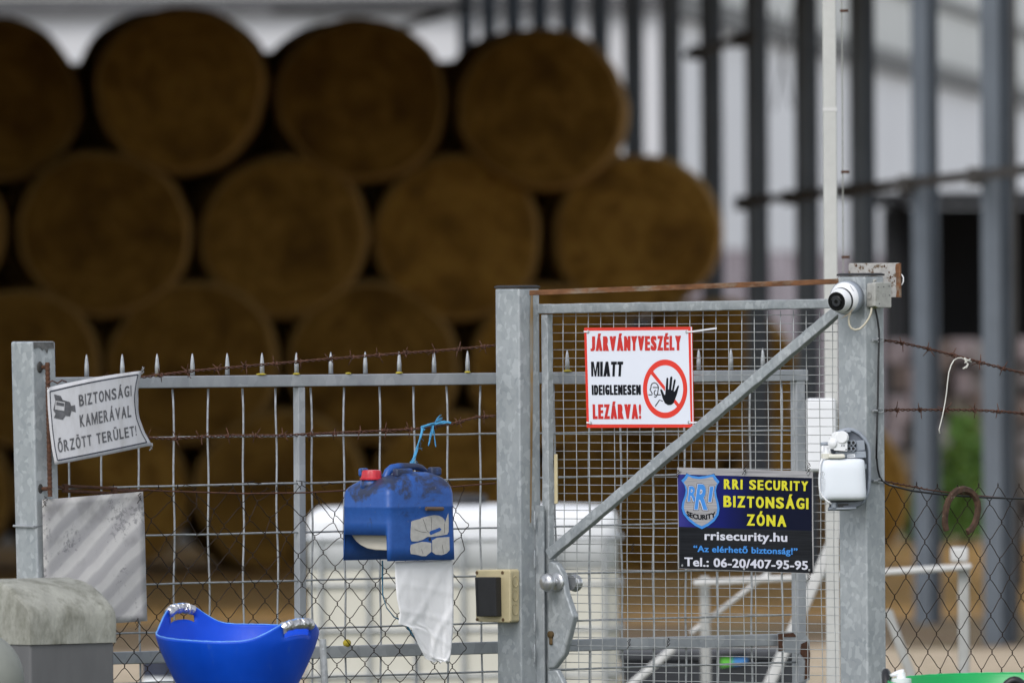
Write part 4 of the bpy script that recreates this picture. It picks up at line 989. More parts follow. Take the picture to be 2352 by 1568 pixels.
for ln in (((1000, 1050), (1047, 1050), (1053, 1034), (1030, 992), (1022, 985), (1036, 950), (1036, 925), (1052, 897), (1080, 886), (1110, 897), (1128, 922), (1137, 948), (1125, 1035), (1110, 1070), (1095, 1082), (1078, 1078)),
           ((1060, 951), (1143, 951)), ((1118, 1050), (1168, 1050)), ((1196, 1138), (1152, 1120), (1092, 1208)), ((1108, 995), (1092, 990), (1080, 1010), (1080, 1040), (1092, 1056), (1106, 1048))):
    strip('head_symbol', [cJ(*p) for p in ln], 2.1, sf(.0012), MAT['black_print'], ep)
for k, (a, b) in enumerate(((( 120, 190), (176, 192)), ((1524, 192), (1592, 190)), ((158, 1428), (212, 1432)), ((1556, 1424), (1612, 1432)))):
    p0, p1 = G.hit(*cJ(*a), .0145), G.hit(*cJ(*b), .0145)
    mk('zip_tie', MB().bar(p0, p1, UP, .0045, nG, .0016), MAT['white_plastic'], ep)
    h = cJ(*(b if k % 2 == 0 else a))
    mk('eyelet', MB().lathe(G.hit(*h, .0135), nG, [(0, .005), (.0012, .005), (.0014, .0035)], 14), MAT['steel'], ep)
mk('zip_tie', MB().bar(G.hit(*cJ(1592, 190), .014), G.hit(1646, 753.5, .03), UP, .0048, nG, .0016), MAT['white_plastic'], ep)
mk('zip_tie', MB().bar(G.hit(*cJ(1612, 1428), .014), G.hit(1606, 969, .02), UP, .0045, nG, .0016), MAT['white_plastic'], ep)

# ------------------------------------------------------------------ security company sign
rs_ = thing('security_sign', 'black and blue security sign with yellow letters and a silver shield', 'sign', G.hit(1712, 1310, .01))
q = [cR(*p) for p in ((62, 95), (1868, 148), (1880, 1513), (84, 1445))]
mk('board', MB().prism(px(G, q, .012), nG * -.003), plain('pale_board_edge', (.42, .41, .42), .4), rs_)
sf2 = lambda d: onplane(G, .012 + d)
polyfill('header_band', [cR(*p) for p in ((66, 99), (1863, 151), (1862, 236), (68, 186))], sf2(.0005), MAT['brushed_light'], rs_)
polyfill('blue_field', [cR(*p) for p in ((68, 185.5), (1862, 235.5), (1862, 940), (82, 886))], sf2(.0005), MAT['blue_panel'], rs_)
polyfill('black_field', [cR(*p) for p in ((82, 885.5), (1862, 939.5), (1872, 1506), (88, 1440))], sf2(.0005), MAT['brushed_dark'], rs_)
shd = [(190, 175), (250, 203), (350, 218), (450, 207), (555, 182), (588, 236), (628, 282), (598, 330), (580, 400), (590, 480), (614, 560), (628, 650), (614, 730), (560, 810), (482, 872), (392, 916), (300, 872), (212, 802), (146, 722), (120, 640), (131, 560), (163, 470), (176, 400), (160, 330), (116, 267), (158, 227)]
cx_, cy_ = 375, 540
polyfill('shield_edge', [cR(cx_ + (a - cx_) * 1.02, cy_ + (b - cy_) * 1.015) for a, b in shd], sf2(.0008), MAT['black_print'], rs_)
polyfill('shield_border', [cR(*p) for p in shd], sf2(.0012), MAT['blue_print'], rs_)
polyfill('shield_face', [cR(cx_ + (a - cx_) * .88, cy_ + (b - cy_) * .9) for a, b in shd], sf2(.0016), MAT['brushed_light'], rs_)
for s_, qd, hgt in (('R', ((222, 345), (330, 345), (318, 550), (202, 550)), 0), ('I', ((500, 350), (549, 350), (516, 555), (476, 553)), 0), ('R', ((337, 318), (492, 318), (470, 662), (290, 655)), .0006)):
    for k, (mt, grow) in enumerate((('black_print', 13), ('pale_print', 7), ('blue_print', 0))):
        (x1, y1), (x2, y2), (x3, y3), (x4, y4) = qd
        qq = ((x1 - grow, y1 - grow), (x2 + grow, y2 - grow), (x3 + grow, y3 + grow), (x4 - grow, y4 + grow))
        lettering(s_, [cR(*p) for p in qq], sf2(.0018 + .0002 * k + hgt), MAT[mt], rs_, (.085, .065, .035)[k] if s_ == 'R' else .05, name='emblem_letter')
def T2(s, pts, mat, off, fat=0, sag=0, space=1): lettering(s, [cR(*p) for p in pts], sf2(.002), MAT[mat], rs_, off, fat, sag, space)
T2('SECURITY', ((186, 668), (572, 682), (576, 750), (192, 738)), 'black_print', .03, .35, 8.5)
for s_, qd in (('RRI SECURITY', ((685, 250), (1812, 282), (1810, 410), (685, 382))), ('BIZTONSÁGI', ((680, 470), (1815, 505), (1815, 652), (680, 622))), ('ZÓNA', ((990, 718), (1520, 736), (1520, 886), (990, 868)))):
    block_lettering(s_, [cR(*p) for p in qd], sf2(.002), MAT['yellow_print'], rs_, acc=.3, offset=.022, fat=.055, gap=.2, iw=.3)
T2('rrisecurity.hu', ((430, 945), (1530, 968), (1530, 1124), (430, 1098)), 'pale_print', .02, .4, space=1.06)
T2('“Az elérhető biztonság!”', ((280, 1126), (1668, 1164), (1668, 1284), (280, 1246)), 'blue_print', .018, .35, space=1.06)
T2('Tel.: 06-20/407-95-95', ((160, 1290), (1805, 1340), (1805, 1462), (160, 1412)), 'pale_print', .02, .45, space=1.06)
for k, (x, y) in enumerate(((105, 147), (960, 168), (1810, 185), (132, 1402), (957, 1448), (1827, 1465))):
    mk('eyelet', MB().lathe(G.hit(*cR(x, y), .0135), nG, [(0, .0036), (.0012, .0036), (.0014, .0022)], 14), MAT['steel'], rs_)
for k, (u, v) in enumerate(((1711, 1073), (1858, 1070), (1859, 1319), (1556, 1085))): twist(rs_, u, v + 3, off=.018, sd=30 + k)

# ------------------------------------------------------------------ bent camera warning sign
def lerpl(pts, t):
    n = len(pts) - 1; k = min(int(t * n), n - 1); f = t * n - k
    a, b = pts[k], pts[k + 1]; return (a[0] + (b[0] - a[0]) * f, a[1] + (b[1] - a[1]) * f)
Led = [(108, 890), (110, 938), (114, 985), (119, 1028), (126, 1067)]
Red = [(326, 851), (319, 880), (315, 912), (319, 956), (332, 992), (349, 1022)]
def bulge(u, v):
    f = max(0, min(1, (u - 108) / 240.0)); g = (v - 860) / 200.0
    return .112 + .035 * sin(pi * f * .75) - .03 * f * f * (1 - .5 * g)
Fs = F
bs = thing('camera_warning_sign', 'bent white plastic sheet with faded camera symbol wired to the plain fence post', 'sign', F.hit(225, 1065, .04))
m = MB(); NN, MM = 22, 16; grid = []
for j in range(MM + 1):
    for i in range(NN + 1):
        a, b = lerpl(Led, j / MM), lerpl(Red, j / MM); f = i / NN
        u = a[0] + (b[0] - a[0]) * f; v = a[1] + (b[1] - a[1]) * f - 3.5 * sin(pi * f) * (1 - j / MM) + 1.0 * sin(pi * f) * (j / MM)
        grid.append((u, v))
fc = [(j * (NN + 1) + i, j * (NN + 1) + i + 1, (j + 1) * (NN + 1) + i + 1, (j + 1) * (NN + 1) + i) for j in range(MM) for i in range(NN)]
surf = lambda u, v, dz=0: F.hit(u, v, bulge(u, v) + .0022 + dz)
m.add([F.hit(u, v, bulge(u, v) + .0012) for u, v in grid], fc)
so_ = mk('sheet', m, MAT['faded_sign'], bs, smooth=True)
sol = so_.modifiers.new('thickness', 'SOLIDIFY'); sol.thickness = .0014; sol.offset = 0
def edge_line(f0, f1, n=14):
    out = []
    for j in range(n + 1):
        out.append((f0[0] + (f1[0] - f0[0]) * j / n, f0[1] + (f1[1] - f0[1]) * j / n))
    res = []
    for fx, fy in out:
        a, b = lerpl(Led, fy), lerpl(Red, fy)
        res.append((a[0] + (b[0] - a[0]) * fx, a[1] + (b[1] - a[1]) * fx - 3.5 * sin(pi * fx) * (1 - fy) + sin(pi * fx) * fy))
    return res
for a, b, wd in (((.03, .055), (.968, .055), 3.2), ((.968, .055), (.968, .945), 2.2), ((.968, .945), (.04, .945), 3.2), ((.035, .945), (.03, .055), 2.2)):
    strip('border_line', edge_line(a, b), wd, lambda u, v, dz: surf(u, v, .0004), MAT['navy_line'], bs)
for s_, qd in (('BIZTONSÁGI', ((527, 1140), (882, 1074), (884, 1147), (533, 1217))), ('KAMERÁVAL', ((533, 1275), (880, 1208), (882, 1286), (540, 1356))), ('ŐRZÖTT TERÜLET!', ((385, 1450), (912, 1344), (919, 1412), (392, 1527)))):
    block_lettering(s_, [c01(*p) for p in qd], lambda u, v, dz: surf(u, v, .0006 + dz), MAT['faded_ink'], bs, acc=.26, offset=.014, fat=.03, gap=.24, iw=.2)
sfk = lambda d: (lambda u, v, dz: surf(u, v, d))
polyfill('camera_symbol', [c01(*p) for p in ((362, 1135), (408, 1146), (421, 1173), (470, 1188), (478, 1213), (504, 1207), (509, 1255), (480, 1246), (470, 1283), (441, 1279), (421, 1306), (362, 1293), (373, 1266), (358, 1240), (372, 1180))], sfk(.0006), MAT['faded_ink'], bs)
polyfill('camera_symbol', [c01(*p) for p in ((374, 1178), (436, 1189), (431, 1247), (369, 1236))], sfk(.001), MAT['faded_sign'], bs)
polyfill('camera_symbol', [c01(*p) for p in ((380, 1186), (432, 1195), (430, 1217), (377, 1208))], sfk(.0014), MAT['faded_ink'], bs)
for k, (u, v) in enumerate(((112, 884), (328, 850), (347, 1026))): twist(bs, u, v, F, .12, 'rust_wire' if k == 0 else 'galv_wire', .8, 50 + k)
mk('wire_tie', MB().tube(px(F, [(108, 880), (120, 874), (132, 880), (142, 873), (153, 877)], .115), .0022, 5), MAT['rust_wire'], bs, smooth=True)

# ------------------------------------------------------------------ weathered striped panel below it
pn = [c02(*p) for p in ((284, 336), (480, 322), (700, 303), (906, 284), (958, 284), (966, 440), (973, 600), (978, 900), (986, 1150), (935, 1160), (880, 1171), (770, 1178), (540, 1186), (305, 1196), (297, 900), (291, 620))]
pan = thing('striped_panel', 'weathered grey panel with faded diagonal stripes wired under the bent sign', 'panel', F.hit(215, 1433, .03))
m = MB(); NX, NY = 16, 18; gl = []
Lp = [c02(284, 336), c02(291, 620), c02(297, 900), c02(306, 1196)]; Rp = [c02(960, 283), c02(969, 500), c02(978, 850), c02(987, 1150)]
for j in range(NY + 1):
    for i in range(NX + 1):
        a, b = lerpl(Lp, j / NY), lerpl(Rp, j / NY); f = i / NX
        curl = .02 * max(0, f - .9) / .1 * max(0, .12 - j / NY) / .12 + .006 * sin(f * 5 + j * .4)
        gl.append(F.hit(a[0] + (b[0] - a[0]) * f, a[1] + (b[1] - a[1]) * f,   .095 + curl))
m.add(gl, [(j * (NX + 1) + i, j * (NX + 1) + i + 1, (j + 1) * (NX + 1) + i + 1, (j + 1) * (NX + 1) + i) for j in range(NY) for i in range(NX)])
po = mk('sheet', m, MAT['panel'], pan, smooth=True)
sol = po.modifiers.new('thickness', 'SOLIDIFY'); sol.thickness = .003; sol.offset = 0
for k, (u, v) in enumerate(((322, 1140), (316, 1431), (103, 1151))): twist(pan, u, v, F, .10, 'link_wire', 1.2, 70 + k)

# ------------------------------------------------------------------ grey housing with a vaulted lid, and the dome in front
hY = 37.7; kH = FPX / hY
Hc = P(70, 1480, hY)                                      # nearest lower lid corner
hz = lambda v: P(70, v, hY).z
hs_ = thing('grey_housing', 'weathered grey cabinet with a vaulted stained lid below the striped panel', 'cabinet', floor_of(Hc))
Wd = (263 - 70) / kH / tF.x; Dp = .40
prof = [(0, 1480), (0, 1420), (.004, 1405), (.014, 1394), (.03, 1383), (.06, 1366), (.10, 1348), (.14, 1337), (.19, 1331), (.24, 1332), (.30, 1340), (.35, 1356), (.388, 1384), (.40, 1420), (.40, 1480)]
mb_ = MB(); rings = []
for a, sq in ((0, .94), (.006, .985), (.016, 1.0), (Wd * .5, 1.0), (Wd - .02, 1.0), (Wd - .006, .985), (Wd, .93)):
    rings.append([Vector((Hc.x, Hc.y, 0)) + tF * a - nF * (.2 + (b - .2) * (1 - (1 - sq) * .15)) + UP * (hz(1480) + (hz(v) - hz(1480)) * sq) for b, v in prof])
mb_.rings(rings)
sharp(mk('lid', mb_, MAT['concrete_lid'], hs_), 42)
b0 = Vector((Hc.x, Hc.y, 0)) + tF * .004 - nF * .006
mk('body', MB().rings([[b0 + UP * z + o for o in (Vector((0, 0, 0)), tF * (Wd - .008), tF * (Wd - .008) - nF * (Dp - .012), -nF * (Dp - .012))] for z in (0, hz(1478))]), MAT['housing_dark'], hs_, bevel=.008, seg=3)
dmY = 37.1; dc = P(-58, 1560, dmY); rr_ = 114 * dmY / FPX
dm = thing('grey_dome', 'smooth rounded grey dome in front of the vaulted cabinet', 'dome', floor_of(dc))
mk('shell', MB().ellipsoid(dc, Vector((rr_, 0, 0)), Vector((0, rr_, 0)), UP * rr_, 40, 24), MAT['dome_grey'], dm, smooth=True)
mk('stem', MB().lathe((dc.x, dc.y, 0), (0, 0, 1), [(0, .09), (dc.z - rr_ * .9, .07)], 20), MAT['housing_dark'], dm)

# ------------------------------------------------------------------ tubs
def tub(name, label, uc, v0, Y, rpx, tilt, lobes, mat, edge, depth_px, scale_r, foil, seed):
    k = FPX / Y; c = P(uc, v0, Y); n = 120; rn = random.Random(seed)
    root = thing(name, label, 'tub', (c.x, c.y, c.z - depth_px / k))
    def lob(a):
        s_ = 0
        for la, wd, ht in lobes:
            d = abs((a - la + pi) % (2 * pi) - pi); s_ += ht * math.exp(-(d / wd) ** 2.6)
        return s_
    rim = lambda a: tilt * cos(a) - lob(a)                 # px below v0 (+ = lower)
    def pt(a, h, dr=0.0):
        hb = h - tilt * cos(a) * max(0, 1 - h / depth_px)
        r = rpx * (1 - max(0, hb / (depth_px * scale_r)) ** 1.3) + dr
        if hb < 0: r = rpx * (1 - .0004 * hb) + dr
        return c + Vector((r * sin(a) / k, -r * cos(a) / k, -h / k))
    lev = [0, 5, 12, 20, 28, 36, 46]
    m = MB(); rows_ = []
    for L_ in lev: rows_.append([pt(2 * pi * i / n, rim(2 * pi * i / n) + L_) for i in range(n)])
    base = [70, 100, 130, 170, 210, depth_px - 6, depth_px]
    for L_ in base:
        rows_.append([pt(2 * pi * i / n, max(L_, rim(2 * pi * i / n) + 48) if L_ < 110 else L_) for i in range(n)])
    vs = [p for r in rows_ for p in r]; fs = []
    for j in range(len(rows_) - 1):
        for i in range(n):
            a = 2 * pi * (i + .5) / n
            hole = 3 <= j < 6 - 1 and any(abs((a - la + pi) % (2 * pi) - pi) < wd * .5 for la, wd, ht in lobes)
            if not hole: fs.append((j * n + i, j * n + (i + 1) % n, (j + 1) * n + (i + 1) % n, (j + 1) * n + i))
    fs.append(tuple((len(rows_) - 1) * n + i for i in range(n)))
    m.add(vs, fs)
    b_ = mk('shell', m, mat, root, smooth=True)
    sl = b_.modifiers.new('thickness', 'SOLIDIFY'); sl.thickness = .005; sl.offset = 0
    mk('rim', MB().tube([pt(2 * pi * i / n, rim(2 * pi * i / n) + rn.uniform(-.5, .5)) for i in range(n + 1)], .0026, 6, False), edge, root, smooth=True)
    if foil:
        for la, wd, ht in lobes:
            pts = []; rad = []
            for j in range(60):
                a = la - wd * .52 + wd * 1.04 * j / 59
                pts.append(pt(a, rim(a) + 10) + Vector((rn.uniform(-.0008, .0008), rn.uniform(-.002, .002), rn.uniform(-.001, .001)))); rad.append(.0145 + rn.uniform(-.0022, .0022))
            mk('handle_wrap', MB().tube(pts, rad, 12), MAT['foil'], root, label='crumpled silver tape wrapped round the handle')
    return root, pt, rim, c, k
tbl, _, _, _, _ = tub('flexible_tub', 'blue flexible tub whose two handles are wrapped in silver tape', 545, 1453, 38.35, 186, 15.5, [(.86, .50, 44), (.80 + pi, .42, 54)], MAT['tub_blue'], MAT['tub_edge'], 240, 1.37, True, 5)
tgr, gpt, grim, gc, gk = tub('flexible_tub', 'bright green flexible tub with black handles in front of the chain link', 2290, 1562, 37.6, 250, 10, [], MAT['tub_green'], plain('scuffed_green_edge', (.03, .42, .14), .5, var=.3), 240, 1.37, False, 6)
for a0_ in (.12, -1.72):
    pts = [gpt(a0_ + .17 * (j / 12 - .5) * 2, grim(0) * cos(a0_) / cos(0) + 30 - 48 * sin(pi * j / 12), 5) for j in range(13)]
    mk('handle', MB().tube(pts, .012, 10), MAT['black'], tgr, smooth=True)
for nm, root_, r_ in (('tub_stand', tbl, .17), ('tub_stand', tgr, .2)):
    w_ = WL[root_.name]; st = thing(nm, 'plain grey stand under the %s tub' % ('blue' if root_ is tbl else 'green'), 'stand', (w_.x, w_.y, 0))
    mk('top', MB().box((w_.x, w_.y, w_.z - .02), Vector((r_, 0, 0)), Vector((0, r_, 0)), UP * .016), MAT['housing_dark'], st)
    for sx in (-1, 1):
        for sy in (-1, 1):
            mk('leg', MB().box((w_.x + sx * r_ * .85, w_.y + sy * r_ * .85, (w_.z - .037) / 2), Vector((.02, 0, 0)), Vector((0, .02, 0)), UP * ((w_.z - .037) / 2)), MAT['housing_dark'], st)
# pump bottle standing in the green tub
pY = 37.62; pp = front(pY); cP = conv(3500, 2500, 3.9463)
pb_ = thing('pump_bottle', 'white pump dispenser bottle standing inside the green tub', 'bottle', (P(2067, 1640, pY)))
o = pp.hit(*cP(415, 830)); ax = Vector((o.x, o.y, 0))
sharp(mk('collar', MB().lathe(ax + UP * (o.z - .014), UP, [(0, .0285), (.013, .0285), (.0145, .013), (.031, .0115)], 20), MAT['white_plastic'], pb_), 30)
mk('spout', MB().tube([pp.hit(*cP(x, y)) for x, y in ((462, 742), (425, 744), (370, 752), (300, 770), (240, 792))], [.009, .010, .0085, .006, .0042], 10), MAT['white_plastic'], pb_, smooth=True)
zb = P(2067, 1640, pY).z
mk('body', MB().lathe((ax.x, ax.y, zb), UP, [(0, .034), (.01, .036), (o.z - .05 - zb, .036), (o.z - .015 - zb, .02)], 22), MAT['white_plastic'], pb_, smooth=True)
# short drilled stake
sk = thing('metal_stake', 'short grey drilled metal stake beside the blue tub', 'stake', floor_of(P(745, 1568, 39.2)))
a, b = P(741, 1467, 39.2), P(746, 1568, 39.2); b = a + (b - a) * (a.z / (a.z - b.z))
mk('shaft', MB().tube([a, b], .0105, 12), MAT['galv_wire'], sk)
mk('bolt_hole', MB().lathe(a + (b - a) * .026 + Vector((0, -.0095, 0)), (0, -1, 0), [(0, .0035), (.0015, .0035)], 12), MAT['steel'], sk)

# ------------------------------------------------------------------ blue canister turned into a paper dispenser
CO = .215
Cc = F.hit(893, 1288, CO); kC = FPX / Cc.y
W1, W2 = (1047 - 893) / kC / tF.x, (893 - 783) / kC / abs(nF.x)
vz_ = lambda v: Cc.z + (1288 - v) / kC
ca = thing('blue_canister', 'grimy blue canister cut open as a paper dispenser, with a red cap', 'canister', Vector((Cc.x, Cc.y, Cc.z)))
def cpt(a, b, z): return Vector((Cc.x, Cc.y, 0)) + tF * a - nF * b + UP * z
def outline(ins, rc):
    out = []; A0, A1, B0, B1 = ins, W1 - ins, ins, W2 - ins
    corner = lambda ca_, cb_, s0: [(ca_ + rc * cos(s0 + pi / 2 * k / 5), cb_ + rc * sin(s0 + pi / 2 * k / 5)) for k in range(6)]
    seg = corner(A0 + rc, B0 + rc, pi)                                   # near corner: from side a=0 to side b=0
    seg += [(A0 + rc + (A1 - A0 - 2 * rc) * f, B0) for f in (.2, .5, .8)]
    seg += corner(A1 - rc, B0 + rc, 1.5 * pi)
    seg += corner(A1 - rc, B1 - rc, 0)
    seg += corner(A0 + rc, B1 - rc, pi / 2)
    seg += [(A0, B1 - rc + (B0 - B1 + 2 * rc) * f) for f in (.1, .3, .5, .7, .9)]
    return seg
levs = [(1288, .0, .012), (1258, .0, .014), (1229, .0, .016), (1200, .0, .018), (1168, 0, .02), (1165, -.0015, .02), (1162, 0, .02), (1136, 0, .021), (1121, .003, .023), (1111, .0085, .025), (1101, .0175, .027), (1093.5, .029, .028), (1088.5, .042, .026), (1086, .056, .02), (1085, .072, .012)]
m = MB(); rows_ = [[cpt(a, b, vz_(v)) for a, b in outline(i_, rc)] for v, i_, rc in levs]
# the corner under the cap sinks lower than the rest of the shoulder
for j, r in enumerate(rows_):
    for p in r:
        loc = p - Vector((Cc.x, Cc.y, 0)); a = loc.dot(tF); b = -loc.dot(nF)
        g = max(0, min(1, (.095 - a) / .03))
        if levs[j][0] < 1140: p.z -= g * min(1, (1140 - levs[j][0]) / 40) * .015
nO = len(rows_[0]); vs = [p for r in rows_ for p in r]; fs = []
left = set(list(range(3, 0, -1)) + list(range(nO - 6, nO)))
for j in range(len(rows_) - 1):
    for i in range(nO):
        if j < 2 and i in (nO - 7, nO - 6, nO - 5, nO - 4, nO - 3, nO - 2, nO - 1, 0): continue
        fs.append((j * nO + i, j * nO + (i + 1) % nO, (j + 1) * nO + (i + 1) % nO, (j + 1) * nO + i))
fs.append(tuple((len(rows_) - 1) * nO + i for i in range(nO)))
m.add(vs, fs)
cb_ = mk('shell', m, MAT['can_blue'], ca, smooth=True)
sl = cb_.modifiers.new('thickness', 'SOLIDIFY'); sl.thickness = .003; sl.offset = -1
Lf = Plane(cpt(.03, 0, 0), -48)
mk('paper_roll', MB().prism(px(Lf, [(806, 1226), (810, 1234), (817, 1243), (828, 1252), (842, 1259), (860, 1262.5), (893, 1264), (893, 1190), (800, 1190), (802, 1212)]), tF * .19), MAT['roll'], ca, bevel=.004)
capc = Plane((Cc.x, Cc.y, 0), 42)
qc = capc.hit(853, 1101, -.122); m = MB(); rg = []
for h, r in ((0, .034), (.004, .0345), (.0055, .031), (.010, .0305), (.024, .0295), (.0275, .027), (.029, .02)):
    rg.append([qc + UP * h + Vector((cos(2 * pi * k / 48), sin(2 * pi * k / 48), 0)) * (r * (1 - (.045 if (k % 6 in (0, 5) and .005 < h < .026) else 0))) for k in range(48)])
m.rings(rg); sharp(mk('screw_cap', m, MAT['cap_red'], ca), 40)
mk('neck', MB().lathe(qc - UP * .03, UP, [(0, .036), (.02, .033), (.03, .0285)], 30), MAT['can_blue'], ca, smooth=True)
hp_ = [(884, 1112), (886, 1096), (891, 1083), (900, 1074), (915, 1071), (955, 1071), (968, 1075), (978, 1084), (990, 1092)]
mk('carry_handle', MB().tube(px(capc, hp_, -.10), [.013, .013, .012, .011, .0105, .0105, .010, .009, .008], 12), MAT['can_blue'], ca, smooth=True)
for u0, u1, v0, off in ((906, 944, 1076, -.055), (986, 1010, 1073, -.07), (827, 842, 1075, -.14)):
    a, b = capc.hit(u0, v0, off), capc.hit(u1, v0, off)
    mk('top_lug', MB().box((a + b) / 2 - UP * .012, tF * ((b - a).length / 2), nF * .012, UP * .013), MAT['can_blue'], ca, bevel=.007, seg=3)
Ff = Plane((Cc.x, Cc.y, 0), 42)
lb1 = [cK(*p) for p in ((955, 893), (1000, 875), (1065, 860), (1085, 848), (1130, 835), (1180, 822), (1240, 812), (1300, 818), (1345, 840), (1372, 870), (1376, 915), (1390, 870), (1420, 790), (1425, 900), (1424, 1020), (1405, 1055), (1300, 1072), (1215, 1085), (1160, 1083), (1100, 1120), (1035, 1140), (960, 1140), (946, 1100), (948, 1000))]
lb2 = [cK(*p) for p in ((950, 1185), (985, 1172), (1090, 1145), (1150, 1150), (1205, 1160), (1208, 1270), (1170, 1300), (1140, 1325), (1085, 1325), (1030, 1310), (950, 1298), (942, 1240))]
lb3 = [cK(*p) for p in ((1217, 1128), (1280, 1095), (1350, 1090), (1432, 1085), (1436, 1250), (1400, 1290), (1340, 1312), (1260, 1306), (1220, 1275))]
for lb in (lb1, lb2, lb3): mk('label_scrap', MB().prism(px(Ff, lb, .0016), nF * .0008), MAT['patch'], ca)
mk('label_scuff', MB().fill(px(Ff, [cK(*p) for p in ((1182, 1030), (1200, 1008), (1260, 990), (1310, 968), (1335, 985), (1320, 1010), (1260, 1035), (1200, 1062))], .0030)), MAT['can_blue'], ca)
for ln in (((1105, 862), (1130, 930), (1150, 1000), (1175, 1028)), ((1205, 835), (1212, 900), (1208, 1000)), ((1374, 915), (1375, 1040)), ((1000, 990), (1080, 1020), (1150, 1030)), ((1085, 1235), (1105, 1300)), ((1345, 1180), (1360, 1290))):
    strip('label_crack', [cK(*p) for p in ln], .7, lambda u, v, dz: Ff.hit(u, v, .0031), MAT['lens_grey'], ca)
mk('spindle', MB().tube([Ff.hit(979, 1167.5, .012), Ff.hit(1017, 1168, .012)], .0062, 10), plain('brown_rod', (.11, .07, .045), .7, var=.3), ca)
mk('drilled_hole', MB().lathe(Ff.hit(987, 1238, .0016), nF, [(0, .0045), (.001, .0045)], 14), MAT['black'], ca)

# hanging paper sheet
tp = [(383, 755), (385, 800), (390, 900), (400, 1000), (405, 1075), (425, 1108), (405, 1170), (470, 1172), (500, 1205), (530, 1290), (555, 1335), (590, 1402), (640, 1425), (700, 1408), (752, 1427), (765, 1330), (778, 1150), (778, 800), (772, 740)]
Ledge = [c12(*p) for p in ((383, 752), (390, 900), (400, 1010), (418, 1095), (408, 1168), (495, 1195), (535, 1295), (590, 1402), (640, 1424))]
Redge = [c12(*p) for p in ((770, 738), (777, 820), (778, 940), (778, 1050), (778, 1150), (772, 1240), (765, 1330), (755, 1400), (750, 1427))]
m = MB(); NX, NY = 26, 48; vs = []
for j in range(NY + 1):
    for i in range(NX + 1):
        a, b = lerpl(Ledge, j / NY), lerpl(Redge, j / NY); f = i / NX; g = j / NY
        u, v = a[0] + (b[0] - a[0]) * f, a[1] + (b[1] - a[1]) * f
        if j == NY: v += 2.2 * sin(f * 17) + 1.5 * sin(f * 31)
        fold = lambda x, w: max(0, 1 - abs((x % 1) - .5) / w)
        off = -.02 + (.006 * sin(f * 5 + g * 4) + .004 * fold(f * 1.6 + g * 2.3, .16) + .0035 * fold(f * 2.2 - g * 2.9 + .3, .12) - .003 * fold(f * 3.1 + g * .8 + .6, .10) + .0025 * fold(f * .7 - g * 4.3, .14)) * (g ** .4)
        vs.append(Ff.hit(u, v, off))
m.add(vs, [(j * (NX + 1) + i, j * (NX + 1) + i + 1, (j + 1) * (NX + 1) + i + 1, (j + 1) * (NX + 1) + i) for j in range(NY) for i in range(NX)])
pt_ = mk('paper_towel', m, MAT['paper'], None, smooth=True); tag(pt_, 'torn white paper sheet hanging from the blue canister', 'paper towel')
sl = pt_.modifiers.new('thickness', 'SOLIDIFY'); sl.thickness = .0008

# blue twine: knot on the wire, frayed ends, and the loose loop below
def rope(root, pts, r, mat, pl, off, strands=5, spread=.0035, seed=0):
    rn = random.Random(seed); base = [pl.hit(u, v, off) for u, v in pts]; dense = []
    for a, b in zip(base[:-1], base[1:]): dense += [a.lerp(b, j / 8) for j in range(8)]
    dense.append(base[-1])
    for s_ in range(strands):
        ph = rn.uniform(0, 6.3); am = rn.uniform(.3, 1) * spread
        mk('twine_strand', MB().tube([p + UP * (am * cos(k * .25 + ph)) + tF * (am * sin(k * .25 + ph)) + nF * (am * sin(k * .4 + ph)) for k, p in enumerate(dense)], r, 5), MAT[mat], root, smooth=True)
tr_ = thing('blue_twine', 'frayed light blue twine tying the blue canister to the barbed wire', 'twine', F.hit(946, 1080, .04))
rope(tr_, [(945, 1072), (951, 1052), (960, 1022), (968, 996), (972, 982)], .0019, 'rope_blue', F, .045, 7, .0055, 1)
rope(tr_, [(970, 982), (985, 976), (1000, 972), (1015, 970), (1034, 971)], .0022, 'rope_blue', F, .045, 6, .0042, 2)
rope(tr_, [(993, 977), (990, 998), (985, 1022)], .0012, 'rope_blue', F, .045, 6, .004, 3)
rope(tr_, [(993, 977), (998, 1000), (1001, 1026)], .0012, 'rope_blue', F, .045, 3, .002, 4)
rn = random.Random(9)
for k in range(9):
    a = rn.uniform(-1.0, -.35); L_ = rn.uniform(16, 27)
    mk('frayed_end', MB().tube(px(F, [(998, 972), (998 + L_ * .5 * cos(a), 972 + L_ * .55 * sin(a) - 2), (998 + L_ * cos(a), 972 + L_ * sin(a))], .045), .0010, 4), MAT['rope_blue'], tr_, smooth=True)
for k in range(11):
    f = rn.uniform(.1, .95); u0, v0 = 972 - 26 * f, 985 + 85 * f; a = rn.uniform(0, 6.3); L_ = rn.uniform(7, 18)
    mk('frayed_end', MB().tube(px(F, [(u0, v0), (u0 + L_ * .5 * cos(a) + 2, v0 + L_ * .4 * sin(a)), (u0 + L_ * cos(a), v0 + L_ * sin(a) * .8 + 4)], .045), .0006, 4), MAT['rope_blue'], tr_, smooth=True)
tw_ = thing('dark_twine', 'dark blue twine looping below the canister towards the paper sheet', 'twine', F.hit(900, 1430, .05))
rope(tw_, [(879, 1287), (878, 1330), (879, 1365), (888, 1395), (905, 1416), (930, 1430), (955, 1468), (970, 1467), (990, 1466)][:6] + [(952, 1463)], .0013, 'rope_teal', F, .06, 4, .0016, 6)
rope(tw_, [(1036, 1220), (1041, 1250), (1038, 1275)], .0013, 'rope_teal', F, .03, 3, .0016, 7)

